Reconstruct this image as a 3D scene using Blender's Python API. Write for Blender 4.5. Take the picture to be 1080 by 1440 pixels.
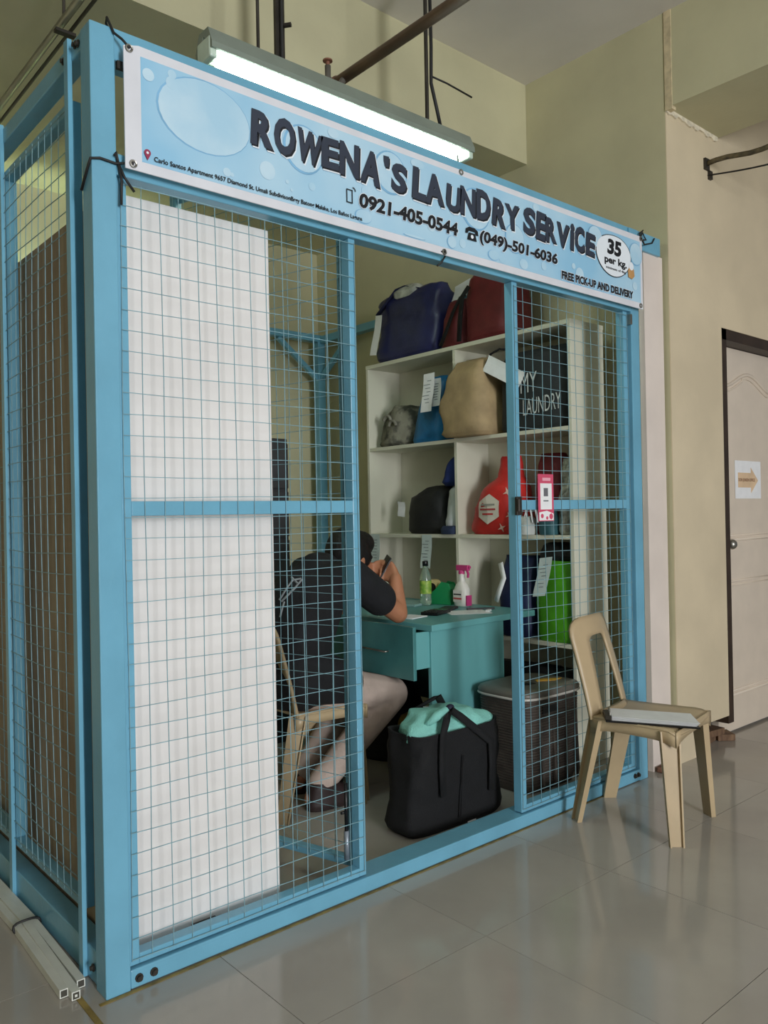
import bpy, bmesh, math, random
from mathutils import Vector, Matrix, noise
random.seed(7)
for o in list(bpy.data.objects): bpy.data.objects.remove(o, do_unlink=True)
scene = bpy.context.scene
C = scene.collection
PI = math.pi

# ------------------------------------------------------------------ camera
FPX, YAW, PITCH, ROLL = 1142.59, math.radians(49.239), math.radians(.218), math.radians(-1.079)
CAM = Vector((-.7748, -1.9814, 1.185))
_F = Vector((math.cos(YAW)*math.cos(PITCH), math.sin(YAW)*math.cos(PITCH), math.sin(PITCH)))
_r = Vector((math.sin(YAW), -math.cos(YAW), 0)); _u = _r.cross(_F)
_c, _s = math.cos(ROLL), math.sin(ROLL)
RIGHT, UP = _c*_r + _s*_u, -_s*_r + _c*_u
cam = bpy.data.cameras.new('camera'); camo = bpy.data.objects.new('camera', cam); C.objects.link(camo)
cam.sensor_fit = 'VERTICAL'; cam.sensor_height = 36; cam.lens = 36*FPX/1440; cam.clip_start = .02; cam.clip_end = 200
camo.matrix_world = Matrix(((RIGHT.x, UP.x, -_F.x, CAM.x), (RIGHT.y, UP.y, -_F.y, CAM.y), (RIGHT.z, UP.z, -_F.z, CAM.z), (0, 0, 0, 1)))
scene.camera = camo
def at(px, py, axis, val):
    """photo pixel -> point on the plane axis=val"""
    d = RIGHT*((px-540)/FPX) + UP*((720-py)/FPX) + _F
    return CAM + d*((val-CAM[axis])/d[axis])

# ------------------------------------------------------------------ world, daylight, exposure
w = bpy.data.worlds.new('world'); scene.world = w; w.use_nodes = True
w.node_tree.nodes['Background'].inputs[0].default_value = (.92, .96, 1.0, 1)
w.node_tree.nodes['Background'].inputs[1].default_value = .16
scene.view_settings.view_transform = 'Standard'; scene.view_settings.look = 'None'
scene.view_settings.gamma = 1; scene.view_settings.use_curve_mapping = False
scene.view_settings.exposure = 0.0
def area(name, loc, rot, sx, sy, power, col):
    l = bpy.data.lights.new(name, 'AREA'); l.shape = 'RECTANGLE'; l.size = sx; l.size_y = sy; l.energy = power; l.color = col
    o = bpy.data.objects.new(name, l); o.location = loc; o.rotation_euler = rot; C.objects.link(o); return o
# daylight through the tall opening of the corridor, behind and to the right of the camera
area('daylight_opening', (-.9, -7.8, 1.6), (math.radians(90), 0, math.radians(-12)), 1.2, 2.6, 400, (.95, .97, 1.0))

# ------------------------------------------------------------------ materials
def lin(c): return tuple((v/12.92 if v <= .04045 else ((v+.055)/1.055)**2.4) for v in (x/255 for x in c))
MATS = {}
def mat(name, rgb, rough=.5, metal=0, var=.06, scale=8, bump=0, bscale=60, spec=.5, rgb2=None, stretch=(1, 1, 1), trans=0, alpha=1, coat=0, detail=4, fac=(.35, .65)):
    if name in MATS: return MATS[name]
    m = bpy.data.materials.new(name); m.use_nodes = True; nt = m.node_tree; b = nt.nodes['Principled BSDF']
    c = lin(rgb)
    tc = nt.nodes.new('ShaderNodeTexCoord'); mp = nt.nodes.new('ShaderNodeMapping'); mp.inputs['Scale'].default_value = stretch
    nt.links.new(tc.outputs['Object'], mp.inputs[0])
    n = nt.nodes.new('ShaderNodeTexNoise'); n.inputs['Scale'].default_value = scale; n.inputs['Detail'].default_value = detail
    nt.links.new(mp.outputs[0], n.inputs['Vector'])
    mr = nt.nodes.new('ShaderNodeMapRange'); mr.inputs['From Min'].default_value = fac[0]; mr.inputs['From Max'].default_value = fac[1]
    nt.links.new(n.outputs[0], mr.inputs[0])
    mx = nt.nodes.new('ShaderNodeMix'); mx.data_type = 'RGBA'
    c2 = lin(rgb2) if rgb2 else tuple(max(0, v*(1-var*2.2)) for v in c)
    c1 = c if rgb2 else tuple(min(1, v*(1+var)) for v in c)
    mx.inputs['A'].default_value = (*c2, 1); mx.inputs['B'].default_value = (*c1, 1)
    nt.links.new(mr.outputs[0], mx.inputs['Factor']); nt.links.new(mx.outputs['Result'], b.inputs['Base Color'])
    b.inputs['Roughness'].default_value = rough; b.inputs['Metallic'].default_value = metal
    b.inputs['Specular IOR Level'].default_value = spec
    b.inputs['Transmission Weight'].default_value = trans; b.inputs['Alpha'].default_value = alpha
    b.inputs['Coat Weight'].default_value = coat
    if bump:
        n2 = nt.nodes.new('ShaderNodeTexNoise'); n2.inputs['Scale'].default_value = bscale; n2.inputs['Detail'].default_value = 5
        nt.links.new(mp.outputs[0], n2.inputs['Vector'])
        bp = nt.nodes.new('ShaderNodeBump'); bp.inputs['Strength'].default_value = bump; bp.inputs['Distance'].default_value = .004
        nt.links.new(n2.outputs[0], bp.inputs['Height']); nt.links.new(bp.outputs[0], b.inputs['Normal'])
    MATS[name] = m; return m
def emis(name, rgb, strength):
    m = bpy.data.materials.new(name); m.use_nodes = True; b = m.node_tree.nodes['Principled BSDF']
    b.inputs['Base Color'].default_value = (*lin(rgb), 1); b.inputs['Emission Color'].default_value = (*lin(rgb), 1)
    b.inputs['Emission Strength'].default_value = strength; MATS[name] = m; return m
WALLF = mat('daylit_wall_paint', (214, 199, 169), .75, var=.04, scale=2.5, bump=.25, bscale=40)  # same paint as WALL, with its daylit warmth put into the colour
WALL = mat('cream_wall_paint', (198, 193, 158), .75, var=.04, scale=2.5, bump=.25, bscale=40)
CEIL = mat('ceiling_paint', (226, 220, 212), .85, var=.03, scale=2, bump=.2, bscale=30)
TILE = mat('polished_tile', (172, 167, 158), .11, var=.035, scale=3, spec=.5)
GROUT = mat('grout', (96, 92, 84), .8, var=.1, scale=30)
BLUE = mat('blue_enamel', (112, 173, 199), .28, var=.04, scale=5, bump=.35, bscale=28, spec=.5)
WIREM = mat('blue_wire', (130, 168, 178), .4, var=.08, scale=30)
WHITEB = mat('white_board', (232, 229, 226), .6, var=.02, scale=6, bump=.25, bscale=25)
PLY = mat('plywood_brown', (178, 160, 136), .7, rgb2=(152, 132, 108), scale=5, stretch=(1, 5, .5), bump=.2)
SHELFW = mat('white_laminate', (218, 216, 197), .45, var=.02, scale=4)
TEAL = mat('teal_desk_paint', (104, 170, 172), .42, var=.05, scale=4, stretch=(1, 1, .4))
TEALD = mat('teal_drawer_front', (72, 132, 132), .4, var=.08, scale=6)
CHAIRM = mat('beige_plastic', (186, 165, 130), .38, var=.04, scale=5, bump=.05)
BLACKF = mat('black_fabric', (13, 14, 17), .85, var=.15, scale=14, bump=.5, bscale=160)
BLACKP = mat('black_plastic', (18, 18, 20), .35)
GREYD = mat('dark_grey_plastic', (52, 52, 54), .5, var=.1)
PAPER = mat('white_paper', (240, 241, 242), .8, var=.02, scale=20)
PAPERT = mat('thermal_receipt_paper', (205, 218, 215), .7, var=.04, scale=20)
INKG = mat('grey_ink', (120, 130, 132), .8)
STEEL = mat('galvanised_steel', (170, 168, 160), .35, metal=.9, var=.1)
DARKST = mat('dark_steel', (70, 66, 60), .5, metal=.6, var=.15)
BROWNP = mat('brown_pipe_paint', (122, 92, 74), .5, var=.12)
PVC = mat('white_pvc', (220, 222, 212), .4, var=.04)
WOODB = mat('scrap_wood', (132, 104, 78), .8, rgb2=(96, 72, 54), scale=10, stretch=(6, 1, 1))
DARKW = mat('dark_door_frame', (58, 44, 34), .5, var=.15)
DOORW = mat('ivory_door_paint', (222, 208, 190), .45, var=.02)
YEL = mat('yellow_tape', (150, 128, 66), .6, var=.2, scale=20)
SKIN = mat('skin', (176, 120, 88), .55, var=.05, scale=12)
HAIR = mat('black_hair', (18, 15, 14), .5, var=.3, scale=60, bump=.6, bscale=120, stretch=(1, 1, .3))
PANTS = mat('beige_trousers', (190, 172, 160), .85, var=.06, scale=12, bump=.3, bscale=90)

# ------------------------------------------------------------------ mesh helpers
LOC = {}
class MB:
    def __init__(s): s.v = []; s.f = []
    def add(s, vs, fs):
        o = len(s.v); s.v += [Vector(v) for v in vs]; s.f += [tuple(i+o for i in f) for f in fs]; return s
    def box(s, a, b):
        (x0, y0, z0), (x1, y1, z1) = a, b
        return s.add([(x0,y0,z0),(x1,y0,z0),(x1,y1,z0),(x0,y1,z0),(x0,y0,z1),(x1,y0,z1),(x1,y1,z1),(x0,y1,z1)],
                     [(0,3,2,1),(4,5,6,7),(0,1,5,4),(1,2,6,5),(2,3,7,6),(3,0,4,7)])
    def obox(s, c, hx, hy, hz):
        """oriented box: centre and three half-axis vectors"""
        c, hx, hy, hz = map(Vector, (c, hx, hy, hz)); vs = []
        for k in (-1, 1):
            for i, j in ((-1,-1),(1,-1),(1,1),(-1,1)): vs.append(c+hx*i+hy*j+hz*k)
        return s.add(vs, [(0,3,2,1),(4,5,6,7),(0,1,5,4),(1,2,6,5),(2,3,7,6),(3,0,4,7)])
    def bar(s, p0, p1, wd, th, side=None):
        p0, p1 = Vector(p0), Vector(p1); d = (p1-p0); L = d.length; d.normalize()
        sd = Vector(side) if side is not None else (d.cross(Vector((0,0,1))) if abs(d.z) < .95 else Vector((1,0,0)))
        sd = (sd - d*sd.dot(d)).normalized(); n = d.cross(sd)
        return s.obox((p0+p1)/2, sd*wd/2, n*th/2, d*L/2)
    def tube(s, pts, r, n=8, close=False):
        pts = [Vector(p) for p in pts]; rr = r if isinstance(r, (list, tuple)) else [r]*len(pts)
        rings = []; prev = None
        for i, p in enumerate(pts):
            a = pts[max(i-1, 0)]; b = pts[min(i+1, len(pts)-1)]; d = (b-a).normalized()
            if prev is None:
                prev = d.orthogonal().normalized()
            prev = (prev - d*prev.dot(d)).normalized(); q = d.cross(prev)
            rings.append([p + (prev*math.cos(2*PI*k/n) + q*math.sin(2*PI*k/n))*rr[i] for k in range(n)])
        return s.loft(rings, caps=True)
    def loft(s, rings, caps=True, wrap=True):
        n = len(rings[0]); vs = [v for r in rings for v in r]; fs = []
        for i in range(len(rings)-1):
            for k in range(n if wrap else n-1):
                k2 = (k+1) % n; fs.append((i*n+k, i*n+k2, (i+1)*n+k2, (i+1)*n+k))
        if caps:
            fs.append(tuple(range(n))[::-1]); fs.append(tuple((len(rings)-1)*n+k for k in range(n)))
        return s.add(vs, fs)
    def lathe(s, prof, c=(0,0,0), n=24):
        c = Vector(c)
        return s.loft([[c+Vector((r*math.cos(2*PI*k/n), r*math.sin(2*PI*k/n), z)) for k in range(n)] for r, z in prof])
    def ball(s, c, r, n=12, m=8, sc=(1,1,1)):
        c = Vector(c)
        return s.loft([[c+Vector((r*sc[0]*math.sin(PI*(j+.02)/(m+.04))*math.cos(2*PI*k/n), r*sc[1]*math.sin(PI*(j+.02)/(m+.04))*math.sin(2*PI*k/n), -r*sc[2]*math.cos(PI*(j+.02)/(m+.04)))) for k in range(n)] for j in range(m+1)])
    def ribbon(s, pts, wd, th, side):
        """flat strap along pts; side = direction of its width"""
        pts = [Vector(p) for p in pts]; sd0 = Vector(side).normalized(); rings = []
        for i, p in enumerate(pts):
            d = (pts[min(i+1, len(pts)-1)]-pts[max(i-1, 0)]).normalized()
            sd = (sd0-d*sd0.dot(d)).normalized(); n = d.cross(sd)
            rings.append([p+sd*wd/2+n*th/2, p-sd*wd/2+n*th/2, p-sd*wd/2-n*th/2, p+sd*wd/2-n*th/2])
        return s.loft(rings)
    def poly(s, pts, d):
        """prism: outline pts pushed by vector d"""
        pts = [Vector(p) for p in pts]; d = Vector(d); n = len(pts)
        fs = [tuple(range(n))[::-1], tuple(range(n, 2*n))] + [(i, (i+1) % n, n+(i+1) % n, n+i) for i in range(n)]
        return s.add(pts+[p+d for p in pts], fs)
    def xf(s, M):
        s.v = [M @ v for v in s.v]; return s
    def build(s, name, m, parent=None, smooth=False, bevel=0, subsurf=0, auto=None):
        off = LOC.get(parent.name, Vector((0,0,0))) if parent else Vector((0,0,0))
        me = bpy.data.meshes.new(name); me.from_pydata([v-off for v in s.v], [], s.f)
        bm = bmesh.new(); bm.from_mesh(me); bmesh.ops.recalc_face_normals(bm, faces=bm.faces); bm.to_mesh(me); bm.free()
        return link(name, me, m, parent, smooth, bevel, subsurf)
def link(name, me, m, parent=None, smooth=False, bevel=0, subsurf=0):
    if m and not me.materials: me.materials.append(m)
    o = bpy.data.objects.new(name, me); C.objects.link(o)
    if smooth:
        for p in me.polygons: p.use_smooth = True
    if parent:
        o.parent = parent; LOC[o.name] = LOC.get(parent.name, Vector((0,0,0)))
    if bevel:
        b = o.modifiers.new('bevel', 'BEVEL'); b.width = bevel; b.segments = 2; b.limit_method = 'ANGLE'
    if subsurf:
        q = o.modifiers.new('sub', 'SUBSURF'); q.levels = q.render_levels = subsurf
    return o
def tag(o, label=None, cat=None, group=None, kind=None):
    if label: o['label'] = label
    if cat: o['category'] = cat
    if group: o['group'] = group
    if kind: o['kind'] = kind
    return o
def thing(name, label, cat, loc=(0,0,0), group=None, rz=0):
    o = bpy.data.objects.new(name, None); C.objects.link(o); o.location = loc; o.rotation_euler = (0,0,rz)
    o.empty_display_size = .05
    LOC[o.name] = Vector(loc) if rz == 0 else Vector((0,0,0))
    return tag(o, label, cat, group)
def struct(name, mb, m, **k):
    parent = k.pop('parent', None); o = mb.build(name, m, parent, **k)
    if not parent: o['kind'] = 'structure'
    return o
def boxo(a, b): return MB().box(a, b)
def copy_tree(root, loc, rz, label=None):
    r = root.copy(); C.objects.link(r); r.location = loc; r.rotation_euler = (0,0,rz)
    if label: r['label'] = label
    for ch in list(root.children):
        c = ch.copy(); C.objects.link(c); c.parent = r
        for g in list(ch.children):
            d = g.copy(); C.objects.link(d); d.parent = c
    return r
def text_mb(body, x, z, height, width=None, bold=0, shear=0, align='LEFT'):
    """flat lettering as mesh in local (u,v) coordinates, scaled to height and width; returns list of verts, faces"""
    cu = bpy.data.curves.new('t', 'FONT'); cu.body = body; cu.size = 1; cu.offset = bold; cu.shear = shear; cu.resolution_u = 3
    o = bpy.data.objects.new('t', cu); C.objects.link(o)
    bpy.context.view_layer.update()
    me = bpy.data.meshes.new_from_object(o.evaluated_get(bpy.context.evaluated_depsgraph_get()))
    vs = [Vector((v.co.x, v.co.y)) for v in me.vertices]; fs = [tuple(p.vertices) for p in me.polygons]
    bpy.data.objects.remove(o); bpy.data.curves.remove(cu); bpy.data.meshes.remove(me)
    x0 = min(v.x for v in vs); x1 = max(v.x for v in vs); y0 = min(v.y for v in vs); y1 = max(v.y for v in vs)
    sy = height/(y1-y0); sx = width/(x1-x0) if width else sy
    return [((v.x-x0)*sx+x, (v.y-y0)*sy+z) for v in vs], fs
def lettering(body, P, U, V, height, width, m, parent, bold=0, shear=0, name='lettering'):
    """flat print: origin P, unit vectors U (reading direction) and V (up)"""
    vs, fs = text_mb(body, 0, 0, height, width, bold, shear)
    P, U, V = Vector(P), Vector(U), Vector(V)
    mb = MB(); mb.add([P+U*a+V*b for a, b in vs], fs)
    off = LOC.get(parent.name, Vector((0,0,0))); me = bpy.data.meshes.new(name); me.from_pydata([v-off for v in mb.v], [], mb.f)
    return link(name, me, m, parent)
def sack(rings, U, D, P, n=32, e=3.0, wr=.008, ws=9, seed=0, steps=5):
    """soft bag lofted through rings (z, half width, half depth, shift along U, shift along D) at base P; U width axis, D depth axis"""
    U, D, P = Vector(U), Vector(D), Vector(P); full = []
    for i in range(len(rings)-1):
        a, b = rings[i], rings[i+1]
        for k in range(steps):
            t = k/steps; full.append([a[j]*(1-t)+b[j]*t for j in range(5)])
    full.append(list(rings[-1]))
    R = []
    zmax = max(r[0] for r in rings) or 1
    for (z, hw, hd, ou, od) in full:
        ring = []
        for k in range(n):
            t = 2*PI*k/n; c, s = math.cos(t), math.sin(t)
            x = math.copysign(abs(c)**(2/e), c)*hw; y = math.copysign(abs(s)**(2/e), s)*hd
            p = Vector((x, y, z))
            q = noise.noise(p*ws+Vector((seed*3.1, seed, 0)))*.6 + noise.noise(Vector((x*ws*2.2, y*ws*2.2, z*ws*.8+seed)))*.5 + noise.noise(p*ws*3+Vector((0, seed, 5)))*.25
            damp = min(1, z/.03) if z < .03 else 1
            f = 1 + q*wr/max(.02, min(hw, hd))*damp
            ring.append(P + U*(x*f+ou) + D*(y*f+od) + Vector((0, 0, z + q*wr*.8*damp)))
        R.append(ring)
    return MB().loft(R)
def slip(P, U, V, w_, h_, parent=None, name='receipt_tag', m=None, curl=.004, lines=True):
    """paper slip: top-left corner P, width axis U, downward axis V"""
    P, U, V = Vector(P), Vector(U).normalized(), Vector(V).normalized(); N = U.cross(V).normalized()
    rings = []
    for i in range(7):
        t = i/6; q = P + V*h_*t + N*curl*math.sin(t*5)
        rings.append([q, q+U*w_, q+U*w_+N*.0008, q+N*.0008])
    o = MB().loft(rings).build(name, m or PAPERT, parent)
    if lines:
        for sgn in (1,):
            mb = MB()
            for i in range(2, 9):
                t = i/10.5; q = P+V*h_*t+N*curl*math.sin(t*5)
                for off in (-.0012, .002):
                    mb.obox(q+U*w_*(.45+.1*((i*7) % 3-1))+N*off, U*w_*(.3-.06*(i % 3)), V*.0016, N*.0002)
            ink = mb.build('print', INKG, o)
    return o

# ================================================================== ROOM
fl = struct('floor', boxo((-6, -9, -.12), (8, 4, -.0035)), GROUT)
tm = MB().box((-.3015, -.299, -.012), (.3015, .299, 0))
tmesh = bpy.data.meshes.new('tile'); tmesh.from_pydata(tm.v, [], tm.f); tmesh.materials.append(TILE)
for i in range(-5, 11):
    for j in range(-7, 6):
        o = bpy.data.objects.new('tile', tmesh); C.objects.link(o); o.parent = fl
        o.location = (.31+.605*(i+.5), -.424+.6*(j+.5), random.uniform(-.0006, 0))
XW = 2.71
struct('ceiling', boxo((-6, -9, 3.5), (8, .82, 3.62)), CEIL)
struct('trim_1', boxo((-6, .82, 3.07), (XW-.001, 2.85, 3.62)), WALL)          # dropped beam over the back of the booth
struct('trim_2', boxo((XW, -9, 3.055), (3.2, -.001, 3.62)), WALL)            # beam along the corridor side
struct('trim_3', boxo((XW-.004, -.035, 3.04), (XW+.03, .0, 3.5)), mat('bare_plaster', (212, 196, 160), .8, var=.1, scale=25))
struct('wall_right', boxo((XW, .004, 0), (2.86, 2.85, 3.62)), WALL)
struct('wall_back', boxo((-6, 2.75, 0), (XW-.001, 2.90, 3.62)), WALL)
wf = struct('wall_front', MB().box((XW+.0005, 0, 0), (2.905, .12, 3.62)).box((2.905, .0, .142), (3.205, .12, 3.62)).box((3.205, 0, 2.10), (8, .12, 3.62)).box((4.12, 0, 0), (8, .12, 2.10)), WALLF)
# crumbling plaster ledge where the wall meets the beam
lb = MB().poly([(XW+.001, -.009, 3.056), (3.19, -.009, 3.056)]+[(3.19-(3.19-XW)*i/24, -.009, 3.042-random.uniform(0, .016)) for i in range(25)], (0, .009, 0))
struct('trim_4', lb, mat('broken_plaster', (226, 216, 192), .9, var=.1, scale=40))
# wall far left of the corridor, out of the frame
struct('wall_left', boxo((-6.15, -9, 0), (-6, 2.8, 3.62)), WALL)
# door with dark frame
dfr = struct('trim_5', MB().box((3.205, .004, .10), (3.262, .13, 2.10)).box((3.205, .004, 2.045), (4.12, .13, 2.10)).box((4.06, .004, 0), (4.12, .13, 2.1)), DARKW)
dr = thing('door_1', 'ivory panelled door with arched mouldings behind the arrow paper', 'door', (3.262, .09, 0)); dr['kind'] = 'structure'
boxo((3.264, .085, .012), (4.058, .125, 2.043)).build('door_leaf', DOORW, dr, bevel=.003)
def moulding(zs0, zs1, arch, x0=3.37, x1=3.95):
    pts = [(x0, zs0), (x1, zs0), (x1, zs1)]
    if arch:
        for i in range(1, 12):
            t = i/12; pts.append((x1+(x0-x1)*t, zs1 + .085*(.5-.5*math.cos(2*PI*t))))
    pts.append((x0, zs1)); pts.append((x0, zs0))
    mb = MB(); mb.tube([(a, .084, b) for a, b in pts], .010, 6); mb.tube([(a+(.022 if a < 3.6 else -.022), .083, b+(.022 if b < (zs0+zs1)/2 else -.022)) for a, b in pts], .006, 6)
    mb.build('moulding', DOORW, dr, smooth=True)
moulding(1.02, 1.83, True); moulding(.20, .80, False)
MB().tube([(3.33, .08, 1.0), (3.33, .05, 1.0)], .009, 8).ball((3.33, .03, 1.0), .027).build('door_knob', STEEL, dr, smooth=True)
# paper arrow sign taped to the door
a0, a1 = at(1033, 648, 1, .083), at(1070, 701, 1, .083)
sg = thing('paper_sign', 'white paper with pale orange arrow taped on the ivory door', 'sign', (a0.x, .083, a1.z))
sw, sh = .30, .205; sx, sz = a0.x, a1.z
boxo((sx, .0815, sz), (sx+sw, .0832, sz+sh)).build('paper_sheet', PAPER, sg)
ARW = mat('orange_arrow_print', (226, 196, 160), .8)
MB().poly([(sx+.03, .0812, sz+.06), (sx+.18, .0812, sz+.06), (sx+.18, .0812, sz+.03), (sx+.265, .0812, sz+.10), (sx+.18, .0812, sz+.17), (sx+.18, .0812, sz+.14), (sx+.03, .0812, sz+.14)], (0, -.0006, 0)).build('arrow', ARW, sg)
lettering('DON JUNION OFFICE', (sx+.035, .080, sz+.088), (1, 0, 0), (0, 0, 1), .022, .19, mat('brown_ink', (140, 96, 66), .8), sg, bold=.02)
# scrap wood under the hanging panel by the door
for i, (px, py, L, rz, z, lab) in enumerate(((1003, 1040, .24, .15, 0, 'lowest scrap of wood on the floor below the beige wall edge'), (1000, 1036, .20, -.1, .034, 'upper scrap of wood stacked on another below the beige wall'), (1024, 1040, .10, .9, 0, 'short reddish block of wood lying at the foot of the door frame'))):
    c = at(px, py, 2, z); c.y = max(c.y, -.02)
    u = Vector((math.cos(rz), math.sin(rz), 0)); v = Vector((-u.y, u.x, 0))
    tag(MB().obox((c.x, c.y+.03, z+.017), u*L/2, v*.045, (0, 0, .0165)).build('wood_scrap', WOODB, bevel=.002), lab, 'wood block')
# bracket and cable at the upper right of the wall
cb = thing('cable_conduit', 'rusty conduit with a loose black cable sticking out of the beige wall', 'conduit', tuple(at(990, 232, 1, 0)))
p0 = at(992, 231, 1, 0)
p1 = p0 + Vector((.40, -2.48, .0))
MB().tube([p0+(p1-p0)*t+Vector((0, 0, .007*math.sin(t*52))) for t in [i/48 for i in range(49)]], .013, 8).build('conduit_pipe', mat('rusty_conduit', (88, 78, 54), .8, var=.3, scale=30), cb, smooth=True)
MB().tube([p0+Vector((.02, 0, -.05))+(p1-p0)*t+Vector((0, 0, -.045*abs(math.sin(PI*3.2*t))+.03*min(1, 4*t))) for t in [i/48 for i in range(49)]], .004, 6).build('cable', BLACKP, cb, smooth=True)
MB().tube([p1, p1+Vector((0, 0, 3.5-p1.z))], .005, 6).build('hanger', DARKST, cb)
MB().box((p0.x-.02, -.012, p0.z-.03), (p0.x+.02, .0, p0.z+.025)).box((p0.x+.02, -.014, p0.z-.07), (p0.x+.045, .0, p0.z-.03)).build('wall_bracket', DARKST, cb)

# ================================================================== BOOTH FRAME
fr = thing('booth_frame', 'blue painted steel frame of the laundry booth', 'booth frame', (1.2, 1.2, 0))
def fp(name, a, b, bevel=.003, m=BLUE): return boxo(a, b).build(name, m, fr, bevel=bevel)
PT = .064
cpst = fp('corner_post', (0, 0, 0), (PT, PT, 2.428))
rpst = fp('corner_post', (2.387, 0, 0), (2.45, PT, 2.43))
fp('corner_post', (2.585, 2.585, 0), (2.645, 2.645, 2.40)); fp('corner_post', (0, 2.585, 0), (PT, 2.645, 2.383))
bb = fp('base_beam', (PT, .0, .003), (2.387, .095, .050))
sbm = fp('base_beam', (0.006, PT, .004), (.06, 2.585, .088))
fp('base_beam', (PT, 2.585, .004), (2.585, 2.645, .066))
fp('top_beam', (PT, .012, 2.355), (2.66, .085, 2.436))
fp('top_beam', (0.004, PT, 2.383), (.050, 2.585, 2.430))
fp('top_beam', (.0, 2.585, 2.400), (2.645, 2.645, 2.448)); fp('top_beam', (2.60, .085, 2.390), (2.655, 2.585, 2.440))
fp('header_beam', (PT, .0, 2.0575), (2.387, .05, 2.112))
# bracing of the back post
for q in ((2.27, 2.615, 2.40), (2.63, 2.28, 2.395)):
    MB().bar((2.61, 2.612, 2.13), q, .03, .03).build('brace', BLUE, fr)
# bolts
for (x, z) in ((.085, .026), (.125, .026), (2.345, .030), (2.370, .030)):
    MB().lathe([(.011, 0), (.011, .003), (.007, .003), (.007, .010)], n=10).xf(Matrix.Translation((x, 0, z)) @ Matrix.Rotation(PI/2, 4, 'X')).build('bolt', DARKST, fr)
for (y, z) in ((.09, .045), (.085, 2.405), (.105, 2.41), (.19, 2.405)):
    MB().lathe([(.010, 0), (.010, .003), (.006, .003), (.006, .009)], n=10).xf(Matrix.Translation((.004, y, z)) @ Matrix.Rotation(-PI/2, 4, 'Y')).build('bolt', DARKST, fr)
# thin upright flats on the side
for y in (.15, .745, 1.34, 1.94):
    fp('side_flat_bar', (-.006, y-.014, .004), (.006, y+.014, 2.44), .001)
boxo((2.372, -.006, 2.00), (2.386, .03, 2.045)).build('hinge_bracket', STEEL, fr)

# ------------------------------------------------------------------ wire mesh panels
def mesh_panel(name, label, P, U, N, wd, z0, z1, mid=None, st=.030, dp=.038, sp=(.0543, .0533), bow=0, group='blue wire mesh panels of the booth', wm=WIREM, top=True):
    """P: outer corner, U: along, N: outward. frame of square tube with welded wires on its outer face"""
    P, U, N = Vector(P), Vector(U).normalized(), Vector(N).normalized()
    t = thing(name, label, 'mesh panel', tuple(P+U*wd/2+Vector((0, 0, z0))), group)
    def fb(nm, u0, u1, a, b):
        c = P+U*(u0+u1)/2-N*dp/2; c.z = (a+b)/2
        return MB().obox(c, U*(u1-u0)/2, -N*dp/2, (0, 0, (b-a)/2)).build(nm, BLUE, t, bevel=.002)
    fb('stile', 0, st, z0, z1); fb('stile', wd-st, wd, z0, z1)
    fb('bottom_rail', st, wd-st, z0, z0+.026)
    if top: fb('top_rail', st, wd-st, z1-.03, z1)
    if mid: fb('middle_rail', st, wd-st, mid-.019, mid+.019)
    mb = MB(); r = .00125
    nv = int((wd-.01)/sp[0]); u_off = (wd-nv*sp[0])/2
    for i in range(nv+1):
        u = u_off+i*sp[0]; ph = random.uniform(0, 6)
        pts = []
        for k in range(9):
            z = z0+.012+(z1-z0-.024)*k/8
            pts.append(P+U*(u+.0025*math.sin(ph+k*1.1))+N*(.003+bow*math.sin(PI*k/8)*math.sin(PI*u/wd))+Vector((0, 0, z-P.z)))
        mb.tube(pts, r, 4)
    nh = int((z1-z0-.02)/sp[1]); z_off = z0+(z1-z0-nh*sp[1])/2
    for j in range(nh+1):
        z = z_off+j*sp[1]; ph = random.uniform(0, 6)
        mb.tube([P+U*(.006+(wd-.012)*k/8)+N*(.0055+bow*math.sin(PI*k/8)*math.sin(PI*(z-z0)/(z1-z0)))+Vector((0, 0, z-P.z+.002*math.sin(ph+k*.8))) for k in range(9)], r, 4)
    wo = mb.build('wire_mesh', wm, t); wo['kind'] = 'stuff'
    return t
mesh_panel('mesh_panel', 'blue wire mesh panel in front of the tall white board', (.067, .012, 0), (1, 0, 0), (0, -1, 0), .775, .054, 2.057, 1.2135, st=.026, top=False)
rp = mesh_panel('mesh_panel', 'blue wire mesh panel behind the beige chair, with a pink card hung on it', (1.600, .012, 0), (1, 0, 0), (0, -1, 0), .772, .054, 2.057, 1.2135, st=.030, top=False)
du = Vector((-.275, .961, 0)); dn = Vector((-.961, -.275, 0))
dd = mesh_panel('mesh_panel', 'blue wire mesh door swung open into the booth beside the seated person', (.838, .062, 0), du, dn, .80, .06, 2.398, None, st=.032, dp=.03)
s1 = mesh_panel('mesh_panel', 'blue wire mesh panel on the left side of the booth next to the corner post', (.008, .162, 0), (0, 1, 0), (-1, 0, 0), .595, .165, 2.295, None, st=.026, dp=.030, bow=.012)
s2 = mesh_panel('mesh_panel', 'blue wire mesh side panel at the left photo edge, farther back', (.008, .765, 0), (0, 1, 0), (-1, 0, 0), .56, .165, 2.295, None, st=.030, dp=.045, bow=.006)
# boards behind the mesh
tag(MB().obox((.345, .110, 1.046), (.233, 0, 0), (0, .008, 0), (0, 0, 1.008)).build('white_board', WHITEB, bevel=.002), 'tall white board standing behind the front wire mesh', 'board')
tag(boxo((.070, .10, .02), (.080, 1.29, 2.04)).build('plywood_sheet', PLY), 'brown plywood sheet lining the left side mesh of the booth', 'plywood')
tag(boxo((2.535, .025, 0.0), (2.695, .052, 2.358)).build('white_plank', mat('pinkish_white_plank', (226, 214, 204), .6, var=.03, scale=4)), 'tall narrow white plank between the booth post and the wall', 'plank')
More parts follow.
